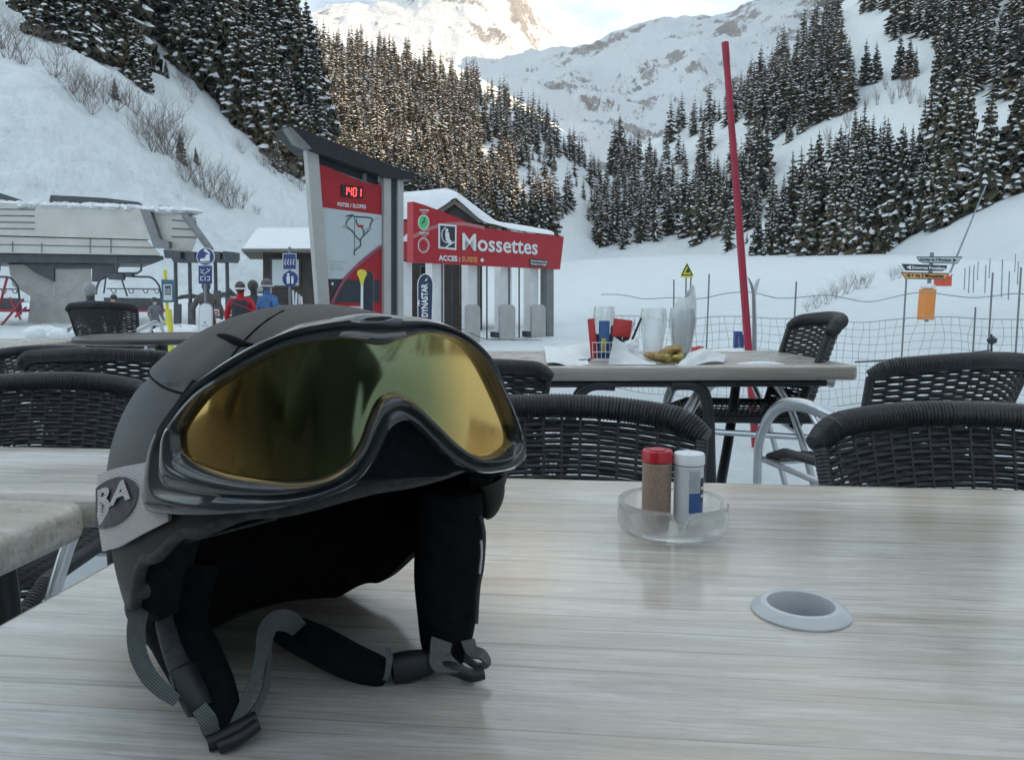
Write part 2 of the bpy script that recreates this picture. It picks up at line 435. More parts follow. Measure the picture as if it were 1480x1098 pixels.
v = coords(nt, 'Generated', (1, 1, 2.2))
n1 = noise(nt, 2.6, 9, .62, v, .35)
cf = ramp(nt, n1.outputs[0], [(.44, (0, 0, 0)), (.58, (1, 1, 1))]).outputs[0]
n2 = noise(nt, 7, 6, .6, v)
cc = ramp(nt, n2.outputs[0], [(.3, (4.0, 5.2, 5.7)), (.7, (7.6, 8.2, 8.0))]).outputs[0]
L(nt, mixc(nt, math_(nt, 'MULTIPLY', cf, .9), sky.outputs[0], cc), bg.inputs['Color'])
bg.inputs['Strength'].default_value = .12
SC.view_settings.view_transform = 'Standard'; SC.view_settings.look = 'None'
SC.cycles.volume_bounces = 0; SC.cycles.max_bounces = 8; SC.cycles.diffuse_bounces = 3
SC.view_settings.exposure = 1.15; SC.view_settings.gamma = 1

# ------------------------------------------------------------------ thin cold air over the valley
hz = bpy.data.materials.new('haze_air'); hz.use_nodes = True; nt = hz.node_tree; nt.nodes.remove(nt.nodes['Principled BSDF'])
pv = nt.nodes.new('ShaderNodeVolumePrincipled'); pv.inputs['Color'].default_value = (.86, .92, .96, 1); pv.inputs['Density'].default_value = .00013; pv.inputs['Anisotropy'].default_value = .2
L(nt, pv.outputs[0], nt.nodes['Material Output'].inputs['Volume'])
m_ = MB(); m_.box((0, 1660, 890), (4900, 5330, 1840)); ho = m_.build('haze', hz, None, False); tag(ho, 'thin cold haze in the valley air', 'haze', kind='stuff')
# ------------------------------------------------------------------ conifers
def conifer_arrays(seed, tiers, nb, segs, width=.17, snowy=.75, snow_w=.6):
    """normalised height 1; returns foliage and snow vertex/face lists"""
    q = random.Random(seed); F = MB(); S = MB()
    for k in range(tiers):
        t = k / (tiers - 1)
        h = .06 + .91 * t ** .92
        rad = width * (1 - t) ** .80 * (1 + q.uniform(-.12, .12)) + .007
        a0 = q.uniform(0, 6.28); n = max(4, int(nb * (1 - .5 * t)))
        for j in range(n):
            a = a0 + 2 * PI * j / n + q.uniform(-.3, .3); rr = rad * q.uniform(.68, 1.18)
            d = Vector((math.cos(a), math.sin(a), 0)); w = Vector((-d.y, d.x, 0))
            drop = rr * q.uniform(.35, .75) * (1 - .5 * t); hz = h + q.uniform(-.4, .4) / tiers * .9
            half = rr * .34 * (1 + .3 * t)
            cs = []; 
            for i in range(segs + 1):
                u = i / segs
                cs.append(d * (rr * u) + Vector((0, 0, hz - drop * u ** 1.4 + .12 * rr * u ** 4)))
            # foliage: inverted V wings with torn edges
            o = len(F.v)
            for i, c in enumerate(cs):
                u = i / segs; ww = half * (math.sin(PI * min(u * .85 + .12, 1)) ** .7 if i < segs else .1)
                for sgn in (-1, 1):
                    F.v.append(tuple(c + w * sgn * ww * q.uniform(.7, 1.25) - Vector((0, 0, ww * q.uniform(.35, .95))) + d * q.uniform(-.1, .2) * rr / segs))
                F.v.append(tuple(c))
            for i in range(segs):
                l0, r0, c0 = o + 3 * i, o + 3 * i + 1, o + 3 * i + 2; l1, r1, c1 = l0 + 3, r0 + 3, c0 + 3
                F.face((c0, l0, l1, c1)); F.face((c0, c1, r1, r0))
                if segs > 2:   # hanging twigs
                    for sgn, e0, e1 in ((-1, l0, l1), (1, r0, r1)):
                        a_ = Vector(F.v[e0]); b_ = Vector(F.v[e1]); m_ = a_.lerp(b_, q.uniform(.3, .7)) - Vector((0, 0, half * q.uniform(.3, .9))) + w * sgn * half * .25
                        F.v.append(tuple(m_)); F.face((e0, e1, len(F.v) - 1))
            if q.random() < snowy:
                u0 = q.uniform(.15, .5); u1 = q.uniform(.85, 1.03); ns = segs
                o = len(S.v)
                for i in range(ns + 1):
                    u = lerp(u0, u1, i / ns); f = u * segs; i0 = min(int(f), segs - 1); c = cs[i0].lerp(cs[i0 + 1], f - i0)
                    ww = half * snow_w * (math.sin(PI * (i + .35) / (ns + .7)) ** .5) * q.uniform(.6, 1.15); up = Vector((0, 0, ww * q.uniform(.3, .55)))
                    S.v.extend([tuple(c - w * ww - Vector((0, 0, ww * .55))), tuple(c - w * ww * .45 + up), tuple(c + w * ww * .45 + up * q.uniform(.7, 1.2)), tuple(c + w * ww - Vector((0, 0, ww * .55)))])
                for i in range(ns):
                    for m in range(3):
                        x = o + 4 * i + m; S.face((x, x + 1, x + 5, x + 4))
                e = o + 4 * ns; S.face((e, e + 1, e + 2, e + 3)); S.face((o, o + 3, o + 2, o + 1))
    # leader
    F.tube([(0, 0, .93), (0, 0, 1.0)], [.004, .0008], 4)
    return F, S
def trunk_mb():
    T = MB(); T.tube([(0, 0, -.06), (0, 0, .1), (.003, 0, .5), (0, 0, .96)], [.016, .013, .008, .001], 7)
    for k in range(14):
        a = k * 2.4; z = .1 + k * .055; l = .10 * (1 - z)
        T.tube([(0, 0, z), (math.cos(a) * l, math.sin(a) * l, z - l * .25)], [.003, .001], 4)
    return T
TM = trunk_mb().build('trunk', M['bark']); trunk_mesh = TM.data; bpy.data.objects.remove(TM)
def to_mesh(mb, name, mat):
    me = bpy.data.meshes.new(name); me.from_pydata(mb.v, [], mb.f); me.materials.append(mat); me.update(); return me
def crown_mesh(F, S):
    me = bpy.data.meshes.new('crown'); o = len(F.v); me.from_pydata(F.v + S.v, [], F.f + [tuple(i + o for i in f) for f in S.f])
    me.materials.append(M['needles']); me.materials.append(M['snow_soft']); me.polygons.foreach_set('material_index', [0] * len(F.f) + [1] * len(S.f)); me.update(); return me
NEAR = []
for i, (wd, sn) in enumerate([(.15, .8), (.175, .72), (.135, .85), (.19, .65), (.16, .9)]):
    F, S = conifer_arrays(100 + i, 28, 10, 4, wd, sn, .5)
    NEAR.append(crown_mesh(F, S))
MID = []
for i, (wd, sn) in enumerate([(.175, .7), (.21, .6), (.155, .75), (.19, .8)]):
    F, S = conifer_arrays(200 + i, 19, 7, 3, wd, sn - .05, .46)
    MID.append(crown_mesh(F, S))
FAR = []
for i, (wd, sn) in enumerate([(.18, .55), (.21, .5), (.16, .6), (.195, .65)]):
    F, S = conifer_arrays(300 + i, 15, 6, 2, wd, sn - .08, .40)
    FAR.append((np.array(F.v), F.f, np.array(S.v), S.f))
def inpoly(x, y, poly):
    c = False; n = len(poly)
    for i in range(n):
        x1, y1 = poly[i]; x2, y2 = poly[i - 1]
        if (y1 > y) != (y2 > y) and x < (x2 - x1) * (y - y1) / (y2 - y1) + x1: c = not c
    return c
TREES = []   # (apparent, pos, height, zone)
def scatter(bvh, poly, n, hmean, zone, holes=(), hvar=.36, mind=0, seed=0, dmax=1e9):
    q = random.Random(seed); xs = [p[0] for p in poly]; ys = [p[1] for p in poly]; got = []; tries = 0
    while len(got) < n and tries < n * 60:
        tries += 1
        x = q.uniform(min(xs), max(xs)); y = q.uniform(min(ys), max(ys))
        if not inpoly(x, y, poly) or any(inpoly(x, y, h) for h in holes): continue
        if mind and any((x - a) ** 2 + ((y - b) * 1.6) ** 2 < mind * mind for a, b in got): continue
        r_ = ray(x, y).normalized(); hit = bvh.ray_cast(CAM, r_)
        if hit[0] is None or hit[3] > dmax: continue
        got.append((x, y)); h = hmean * (1 + q.uniform(-hvar, hvar)) * (q.uniform(.35, .6) if q.random() < .14 else 1)
        TREES.append((h / hit[3], hit[0], h, zone))
def single(bvh, x, y, hpx, zone):
    hit = bvh.ray_cast(CAM, ray(x, y).normalized())
    if hit[0] is None: return
    d = hit[0].y; TREES.append((1, hit[0], hpx * d / FOC, zone))
# near left forest
ZA1 = [(-60, -120), (30, 0), (75, 70), (130, 82), (170, 100), (205, 128), (222, 112), (196, 40), (180, -40), (170, -140)]
scatter(HA[1], ZA1, 26, 22, 'left_low', mind=20, seed=1)
for x, y, h in ((206, 128, 82), (165, 96, 150), (128, 80, 150), (95, 66, 140), (60, 50, 120), (32, 18, 110), (186, 112, 120), (146, 88, 170)): single(HA[1], x, y, h, 'left_low')
ZA2 = [(235, -80), (232, 30), (262, 95), (300, 125), (335, 165), (372, 200), (410, 230), (452, 262), (476, 262), (470, 200), (440, 120), (380, 0), (330, -100)]
scatter(HA[1], ZA2, 52, 22, 'left_high', mind=15, seed=2)
for x, y, h in ((262, 98, 170), (292, 118, 185), (322, 150, 190), (345, 178, 180), (372, 205, 175), (398, 232, 165), (425, 250, 150), (448, 268, 130), (468, 262, 110), (242, 60, 160)): single(HA[1], x, y, h, 'left_high')
for x, y, h in ((166, 142, 34), (262, 235, 45), (284, 236, 26), (400, 244, 40), (240, 112, 26)): single(HA[1], x, y, h, 'left_small')
# wooded spur
ZB = [(395, 20), (430, 60), (545, 72), (650, 108), (770, 170), (856, 240), (868, 262), (835, 290), (800, 330), (740, 340), (640, 335), (560, 325), (480, 330), (420, 300), (395, 200)]
hB = [[(585, 185), (620, 190), (612, 225), (588, 235)], [(690, 220), (720, 205), (724, 250), (700, 262)], [(735, 245), (775, 235), (805, 250), (790, 300), (745, 330), (728, 285)],
      [(810, 225), (850, 250), (845, 290), (800, 300), (795, 262)]]
scatter(HB[1], ZB, 1150, 14.5, 'spur', hB, mind=5.2, seed=3, hvar=.42)
scatter(HB[1], [(735, 235), (850, 240), (860, 290), (740, 330)], 22, 11, 'spur', mind=10, seed=4)
scatter(HC[1], [(905, 222), (960, 205), (1060, 215), (1110, 250), (1100, 385), (1010, 352), (940, 352), (850, 366), (872, 262)], 75, 14, 'right_mid', [[(1010, 300), (1060, 262), (1070, 300), (1030, 330)]], mind=7, seed=61, hvar=.5)
scatter(HC[1], [(1075, 330), (1130, 250), (1260, 215), (1400, 190), (1500, 160), (1500, 215), (1400, 240), (1250, 270), (1120, 330)], 26, 9, 'right_low', mind=9, seed=62, hvar=.5)
scatter(HB[1], [(560, 290), (700, 300), (800, 330), (800, 345), (700, 345), (560, 330)], 40, 16, 'spur', mind=9, seed=14)
# right hillside
right_base = [(1098, 385), (1140, 392), (1190, 392), (1240, 388), (1290, 362), (1340, 335), (1400, 312), (1450, 292), (1500, 280), (1510, 232), (1400, 268), (1290, 296), (1200, 312), (1120, 335)]
scatter(HC[1], right_base, 78, 20, 'right_low', mind=11, seed=5, dmax=330)
scatter(HC[1], [(845, 355), (900, 362), (935, 350), (945, 320), (965, 262), (905, 240), (872, 265), (852, 320)], 62, 17, 'right_mid', mind=7, seed=6)
scatter(HC[1], [(960, 345), (1010, 345), (1090, 330), (1110, 250), (1050, 240), (1000, 275), (955, 320)], 62, 17, 'right_mid', [[(1010, 300), (1060, 262), (1070, 300), (1030, 330)]], mind=8, seed=7)
scatter(HC[1], [(962, 212), (1010, 192), (1075, 178), (1110, 190), (1150, 190), (1235, 160), (1215, 60), (1205, 0), (1150, 78), (1050, 150), (960, 196)], 190, 19, 'right_high', mind=6, seed=8)
scatter(HC[1], [(1235, 60), (1300, 20), (1390, 0), (1500, -40), (1500, 110), (1440, 150), (1390, 140), (1345, 75), (1290, 60)], 95, 20, 'right_high', [[(1270, 20), (1300, 10), (1290, 55), (1240, 90)], [(1440, 15), (1475, 15), (1475, 60), (1445, 50)]], mind=11, seed=9)
scatter(HC[1], [(1200, -60), (1500, -260), (1500, -10), (1240, 20)], 130, 20, 'right_high', mind=9, seed=10)
for x, y, h in ((1252, 120, 64), (1266, 118, 55), (1300, 112, 62), (1313, 113, 60), (1322, 112, 40), (1356, 140, 90), (1374, 142, 95), (1366, 140, 70), (1389, 128, 34), (1236, 206, 50), (1206, 143, 22), (1470, 138, 95), (942, 190, 34), (954, 176, 26),
                (1065, 112, 40), (922, 245, 60), (938, 240, 50), (1140, 205, 50), (1120, 200, 45), (1160, 190, 50), (1094, 200, 30), (895, 185 + 60, 85), (889, 250, 70), (905, 252, 55)):
    single(HC[1], x, y, h, 'right_single')
TREES.sort(key=lambda t: -t[0])
ZL = {'left_low': ('tall snow laden spruce beside the open gully at the top left', 'spruces left of the snow gully'),
      'left_high': ('tall dark spruce in the dense stand above the slope map board', 'spruces above the map board'),
      'left_small': ('little dark spruce standing alone among bare bushes on the left slope', 'small spruces among the bushes'),
      'spur': ('snow dusted spruce in the dense forest on the middle spur', 'spruces on the wooded spur'),
      'right_low': ('snow laden spruce low on the right hillside near the piste edge', 'spruces at the foot of the right hillside'),
      'right_mid': ('snowy spruce in the sparse wood at the valley head', 'spruces at the valley head'),
      'right_high': ('dark spruce in the steep forest high on the right', 'spruces high on the right hillside'),
      'right_single': ('dark spruce standing apart on the open snow of the right hillside', 'lone spruces on the open right slope')}
q = random.Random(5)
NI = 298
for i, (ap, pos, h, zone) in enumerate(TREES[:NI]):
    t = thing('spruce_tree', ZL[zone][0], 'tree', pos - Vector((0, 0, .2)), 0, ZL[zone][1], (q.gauss(0, .018), q.gauss(0, .018), q.uniform(0, 6.28)))
    s = h * q.uniform(.93, 1.1); t.scale = (h * q.uniform(.85, 1.25),) * 2 + (s,)
    cm = (NEAR if pos.y < 200 else MID)[q.randrange(4)]
    for nm, me in (('trunk', trunk_mesh), ('crown', cm)):
        o = bpy.data.objects.new(nm, me); COL.objects.link(o); o.parent = t
FV, FF, SV, SF = [], [], [], []; fo = so_ = 0
for (ap, pos, h, zone) in TREES[NI:]:
    fv, ff, sv, sf = FAR[q.randrange(len(FAR))]; a = q.uniform(0, 6.28); c, s = math.cos(a), math.sin(a)
    m = np.array([[c, -s, 0], [s, c, 0], [0, 0, 1]]).T * h; k = q.uniform(.9, 1.15)
    for vv, ffx, LV, LF, w_ in ((fv, ff, FV, FF, 0), (sv, sf, SV, SF, 1)):
        V = vv @ m; V[:, :2] *= k; V += np.array(pos); LV.append(V)
        o = fo if w_ == 0 else so_
        LF.extend([tuple(i_ + o for i_ in f) for f in ffx])
        if w_ == 0: fo += len(V)
        else: so_ += len(V)
me = bpy.data.meshes.new('distant_forest')
allv = np.concatenate([np.concatenate(FV), np.concatenate(SV)])
nf = len(FF); allf = FF + [tuple(i_ + fo for i_ in f) for f in SF]
me.from_pydata(allv.tolist(), [], allf); me.materials.append(M['needles']); me.materials.append(M['snow_soft'])
me.polygons.foreach_set('material_index', [0] * nf + [1] * (len(allf) - nf)); me.update()
fo_ = bpy.data.objects.new('distant_forest', me); COL.objects.link(fo_)
tag(fo_, 'mass of small snow dusted spruces covering the far slopes', 'forest', kind='stuff')
print('trees', len(TREES), 'far faces', len(allf))
# ------------------------------------------------------------------ furniture materials
def wood_mat(name, light, dark, plank=.125, rough=.2, off=0.):
    m, nt, b = nmat(name)
    tc = nt.nodes.new('ShaderNodeTexCoord'); sx = nt.nodes.new('ShaderNodeSeparateXYZ'); L(nt, tc.outputs['Object'], sx.inputs[0])
    yy = math_(nt, 'DIVIDE', math_(nt, 'ADD', sx.outputs[1], off), plank)
    pl = math_(nt, 'FLOOR', yy)
    xo = math_(nt, 'ADD', sx.outputs[0], math_(nt, 'MULTIPLY', pl, 3.17))
    cb = nt.nodes.new('ShaderNodeCombineXYZ'); L(nt, xo, cb.inputs[0]); L(nt, sx.outputs[1], cb.inputs[1]); L(nt, sx.outputs[2], cb.inputs[2])
    def mp(s):
        k = nt.nodes.new('ShaderNodeMapping'); k.inputs['Scale'].default_value = s; L(nt, cb.outputs[0], k.inputs[0]); return k.outputs[0]
    g1 = noise(nt, 1, 8, .62, mp((4.5, 40, 40)), .9); g2 = noise(nt, 1, 5, .7, mp((16, 330, 200)), .3); g3 = noise(nt, 1, 3, .5, mp((1.3, 6, 6)), .8)
    mid = [lerp(a, c, .5) for a, c in zip(light, dark)]
    c = ramp(nt, g1.outputs[0], [(.28, dark), (.43, mid), (.58, light), (.8, [min(1, x * 1.06) for x in light])]).outputs[0]
    c = mixc(nt, ramp(nt, g2.outputs[0], [(.42, (0, 0, 0)), (.68, (.75, .75, .75))]).outputs[0], c, dark)
    warm = ramp(nt, g3.outputs[0], [(.45, (0, 0, 0)), (.7, (1, 1, 1))]).outputs[0]
    c = mixc(nt, math_(nt, 'MULTIPLY', warm, .5), c, (light[0] * .82, light[1] * .66, light[2] * .48))
    g5 = noise(nt, 1, 4, .6, mp((3.0, 150, 90)), .25); lnz = ramp(nt, g5.outputs[0], [(.58, (0, 0, 0)), (.63, (1, 1, 1))]).outputs[0]
    c = mixc(nt, math_(nt, 'MULTIPLY', lnz, .55), c, [x * .62 for x in dark])
    spk = noise(nt, 1, 3, .7, mp((60, 420, 300))); sr_ = ramp(nt, spk.outputs[0], [(.56, (0, 0, 0)), (.72, (1, 1, 1))]).outputs[0]
    c = mixc(nt, math_(nt, 'MULTIPLY', sr_, .5), c, [x * .8 for x in dark])
    bl = noise(nt, 2.6, 4, .6, tc.outputs['Object']); c = mixc(nt, 1, c, ramp(nt, bl.outputs[0], [(.3, (.84, .83, .82)), (.65, (1, 1, 1))]).outputs[0], 'MULTIPLY')
    wn = nt.nodes.new('ShaderNodeTexWhiteNoise'); wn.noise_dimensions = '1D'; L(nt, pl, wn.inputs['W'])
    c = mixc(nt, 1, c, ramp(nt, wn.outputs[0], [(0, (.76, .77, .78)), (1, (1.0, 1.0, 1.0))]).outputs[0], 'MULTIPLY')
    fr = math_(nt, 'FRACT', yy); seam = math_(nt, 'LESS_THAN', fr, .008)
    c = mixc(nt, math_(nt, 'MULTIPLY', seam, .55), c, (dark[0] * .5, dark[1] * .5, dark[2] * .5))
    L(nt, c, b.inputs['Base Color'])
    rr = ramp(nt, noise(nt, 9, 6, .7, tc.outputs['Object']).outputs[0], [(.3, (rough * .75,) * 3), (.7, (rough * 1.5,) * 3)]).outputs[0]
    L(nt, rr, b.inputs['Roughness']); b.inputs['Specular IOR Level'].default_value = .6
    bump(nt, b, math_(nt, 'ADD', g2.outputs[0], math_(nt, 'MULTIPLY', g1.outputs[0], .5)), .12, .0006)
    return m
M['wood'] = wood_mat('pale_wood_laminate', (.77, .745, .70), (.49, .435, .375), .16, .10, .055)
M['wood_far'] = wood_mat('worn_wood_laminate', (.76, .73, .68), (.46, .41, .35), .2, .28)
M['alu'] = simple('brushed_aluminium', (.62, .63, .64), .28, 1., .06, 20)
M['blackmetal'] = simple('black_painted_metal', (.022, .024, .028), .42, 0, .2, 20)
M['wicker'] = simple('black_wicker', (.019, .019, .021), .5, 0, .35, 60, .3, .0006)
M['wicker_rim'] = simple('black_wicker_rim', (.026, .026, .028), .4, 0, .35, 90)
M['darktop'] = simple('dark_table_top', (.07, .065, .062), .3, 0, .2, 8)
def glass_mat(name, col=(1, 1, 1), rough=0., ior=1.45):
    m, nt, b = nmat(name); b.inputs['Base Color'].default_value = (*col, 1); b.inputs['Roughness'].default_value = rough
    b.inputs['IOR'].default_value = ior; b.inputs['Transmission Weight'].default_value = 1; b.inputs['Alpha'].default_value = .6; return m
M['glass'] = glass_mat('clear_glass', (.95, .975, .97), 0., 1.5)
M['paper'] = simple('paper', (.74, .76, .76), .8, 0, .06, 30, .3, .001)
M['whiteplastic'] = simple('white_plastic', (.74, .76, .78), .35, 0, .04, 20)
M['redplastic'] = simple('red_plastic', (.45, .015, .025), .3, 0, .08, 20)
M['pepper'] = simple('pepper_grains', (.30, .21, .16), .35, 0, .5, 900, .3, .0005)
M['salt'] = simple('salt_in_clear_plastic', (.62, .64, .66), .25, 0, .06, 300)
M['blueink'] = simple('blue_ink', (.03, .10, .26), .4, 0, .1, 60)
M['greyink'] = simple('grey_ink', (.36, .38, .40), .4, 0, .2, 60)
M['darkink'] = simple('dark_ink', (.02, .02, .025), .4, 0, .1, 60)
M['redink'] = simple('red_ink', (.50, .03, .03), .4, 0, .1, 60)
M['bread'] = simple('toasted_bread', (.42, .27, .11), .8, 0, .5, 60, .8, .004)
M['chips'] = simple('yellow_filling', (.50, .42, .10), .6, 0, .4, 90, .6, .003)
M['greyplastic'] = simple('grey_plastic', (.52, .54, .55), .32, 0, .08, 25)
M['hole_grey'] = simple('grey_plug', (.16, .155, .16), .6, 0, .15, 25)
from mathutils.geometry import tessellate_polygon
def tabletop(mb, hx, hy, zt, th, r=.02, er=.012, hole=None):
    out = []
    for cx, cy, a0 in ((hx - r, hy - r, 0), (-hx + r, hy - r, 90), (-hx + r, -hy + r, 180), (hx - r, -hy + r, 270)):
        for k in range(9):
            t = R(a0 + 90 * k / 8); out.append((cx, cy, math.cos(t), math.sin(t)))
    def ring(ins, z): return [Vector((cx + (r - ins) * c, cy + (r - ins) * s, z)) for cx, cy, c, s in out]
    rings = [ring(er, zt)] + [ring(er * (1 - math.sin(a)), zt - er * (1 - math.cos(a))) for a in (R(30), R(60), R(90))]
    rings += [ring(er * (1 - math.cos(a)), zt - th + er * (1 - math.sin(a))) for a in (R(0), R(30), R(60), R(90))]
    mb.loft(rings, True)
    lst = [rings[0]]
    if hole:
        hc, hr = hole; lst.append([Vector((hc[0] + hr * math.cos(2 * PI * k / 40), hc[1] - hr * math.sin(2 * PI * k / 40), zt)) for k in range(40)])
    for zz, rr in ((0, rings[0]), (-1, rings[-1])):
        polys = [rr] + ([[Vector((p.x, p.y, rr[0].z)) for p in lst[1]]] if hole else [])
        flat = [p for pl in polys for p in pl]
        mb.add(flat, [tuple(t) for t in tessellate_polygon(polys)])
    if hole:
        mb.loft([lst[1], [Vector((p.x, p.y, zt - th)) for p in lst[1]]], True)
def table(name, label, c, rz, hx, hy, zt=.74, th=.045, mat=None, legs='post', hole=None, group=None, r=.02):
    t = thing(name, label, 'table', (c[0], c[1], 0), rz, group)
    mb = MB(); tabletop(mb, hx, hy, zt, th, r, .012, hole); mb.build('table_top', mat or M['wood'], t, world=False)
    if legs == 'post':
        for sx in (-1, 1):
            for sy in (-1, 1):
                b_ = MB(); b_.tube([(sx * (hx - .07), sy * (hy - .07), zt - th), (sx * (hx - .05), sy * (hy - .05), 0)], .018, 10)
                b_.build('leg', M['blackmetal'], t, world=False)
    return t
# near table: far edge (−.338,1.057) → slopes −.117
rzN = math.atan(-.100)
exN = Vector((math.cos(rzN), math.sin(rzN), 0)); eyN = Vector((-math.sin(rzN), math.cos(rzN), 0))
cornerN = Vector((-.335, 1.060, 0)); HXN, HYN = .70, .40
cN = cornerN + exN * HXN - eyN * HYN
hole_w = G(1157, 880, .742); hl = hole_w - cN; hloc = (hl.dot(exN), hl.dot(eyN))
near = table('cafe_table', 'pale wood table in the foreground carrying the helmet and a glass ashtray', cN, rzN, HXN, HYN, .74, .042, hole=(hloc, .027))
rg = MB(); rg.lathe([(.0265, -.030), (.0248, -.028), (.0244, .0056), (.0250, .0068), (.0290, .0070), (.0300, .0064), (.0366, .0014), (.0368, .0001)], (hole_w.x, hole_w.y, .7402), 56)
gr = rg.build('umbrella_hole_ring', M['greyplastic'], near, label='grey plastic ring round the parasol hole')
pg = MB(); pg.lathe([(.0001, .0), (.0246, .0), (.0246, -.004)], (hole_w.x, hole_w.y, .722), 40); pg.build('plug', M['hole_grey'], near)
# left tables
cL1 = Vector((-.502, .905, 0)) - exN * .55 - eyN * .35
table('cafe_table', 'pale wood table at the left edge of the photo with a warm brown rounded edge', cL1, rzN, .55, .35, .74, .044, M['wood_far'], r=.03)
cL2 = Vector((-.455, .915, 0)) - exN * .60 + eyN * .15
table('cafe_table', 'narrow pale table behind the helmet on the left in front of wicker chairs', cL2, rzN, .60, .148, .739, .042, r=.012)
# far table with black tube trestles
A_ = P(785, 531, 2.66); B_ = P(1245, 531, 2.70)
hxF = .66; rzF = R(2)
far = table('cafe_table', 'wooden table further back littered with beer glasses and napkins', (1.21 - hxF, 3.09), rzF, hxF, .40, .742, .052, M['wood_far'], legs=None)
def tp(mb, pts, r_=.016, n=8, **k): mb.tube(cat_rom(pts, n), r_, 10, **k)
cF = Vector((1.21 - hxF, 3.09, 0))
for fp_, rp0 in (([(.0, -.36, .672), (.09, -.36, .668), (.14, -.34, .60), (.17, -.29, .40), (.205, -.22, .12), (.215, -.21, .015)], [(.47, .30, .672), (.45, .28, .63), (.36, .08, .42), (.25, -.14, .18), (.19, -.30, .015)]),
                 ([(-.20, -.36, .672), (-.29, -.36, .668), (-.34, -.34, .60), (-.37, -.29, .40), (-.405, -.22, .12), (-.415, -.21, .015)], [(-.52, .30, .672), (-.52, .28, .63), (-.48, .08, .42), (-.43, -.14, .18), (-.40, -.30, .015)])):
    lg = MB(); tp(lg, fp_, .021); tp(lg, rp0, .021); lg.build('leg', M['blackmetal'], far, world=False)
br = MB(); br.tube([(-.58, -.36, .676), (.56, -.36, .676)], .012, 8); br.tube([(-.58, .3, .676), (.66, .3, .676)], .012, 8); br.build('under_rail', M['blackmetal'], far, world=False)
# far left table and dark round table
table('cafe_table', 'light table top poking in at the far left edge before the lift', (-3.06, 4.1), R(1), .60, .38, .745, .055, M['wood_far'])
rt = thing('round_table', 'dark brown round table behind the wicker chairs on the left', 'table', (-2.02, 4.45, 0))
mb = MB(); mb.lathe([(0.001, .752), (.40, .752), (.415, .764), (.44, .764), (.448, .755), (.445, .735), (.42, .728), (.001, .728)], (-2.02, 4.45, 0), 56); mb.build('table_top', M['darktop'], rt)
mb = MB(); mb.lathe([(.035, .728), (.035, .05), (.22, .03), (.24, .0)], (-2.02, 4.45, 0), 20); mb.build('pedestal', M['blackmetal'], rt)
# ------------------------------------------------------------------ wicker chair (local: front is -y)
def backpt(u, v, W=.262, H0=.43, H1=.775):
    x = W * u * (.84 + .16 * v); z = H0 + (H1 - H0) * v - .02 * u * u * v
    y = .215 + .10 * v - .085 * abs(u) ** 2.4
    return Vector((x, y, z))
def seatpt(u, v):
    x = .235 * u * (1 - .08 * v); y = -.24 + .45 * v; z = .445 + .012 * (abs(u) ** 3) - .012 * (1 - u * u) * math.sin(PI * v) - .03 * max(0, (.12 - v) / .12) ** 2
    return Vector((x, y, z))
def weave(mb, fn, rows, cols, segs, amp, rx, ry, seed=0):
    q = random.Random(seed); e = 1e-3
    def nrm(u, v):
        a = fn(u, v); return (fn(u + e, v) - a).cross(fn(u, v + e) - a).normalized()
    for j in range(rows):
        v = (j + .5) / rows; ph = j % 2; pts = []; ups = None; ja = q.uniform(-.12, .12) / rows
        for i in range(segs + 1):
            u = -1 + 2 * i / segs
            s = math.sin(PI * cols * (u + 1) / 2 + PI * ph)
            pts.append(fn(u, v + ja + .1 / rows * math.sin(u * 5 + j)) + nrm(u, v) * amp * s)
        mb.tube(pts, rx, 4, False, ry=ry)
    for i in range(cols + 1):
        u = -1 + 2 * i / cols
        mb.tube([fn(u, k / 8) for k in range(9)], .0032, 5, False)
def coil(mb, path, r0, pitch=.0062, amp=.10, n=10, per=4, ends=True):
    # resample path
    path = [Vector(p) for p in path]; ln = [0]
    for a, b in zip(path, path[1:]): ln.append(ln[-1] + (b - a).length)
    T = ln[-1]; N = int(T / pitch * per); pts = []; rs = []; k = 0
    for i in range(N + 1):
        s = T * i / N
        while k < len(ln) - 2 and ln[k + 1] < s: k += 1
        t = (s - ln[k]) / max(ln[k + 1] - ln[k], 1e-9); pts.append(path[k].lerp(path[k + 1], t))
        rb = r0(s / T) if callable(r0) else r0
        rs.append(rb * (1 - amp + amp * abs(math.sin(PI * s / pitch)) * 1.6))
    mb.tube(pts, rs, n)
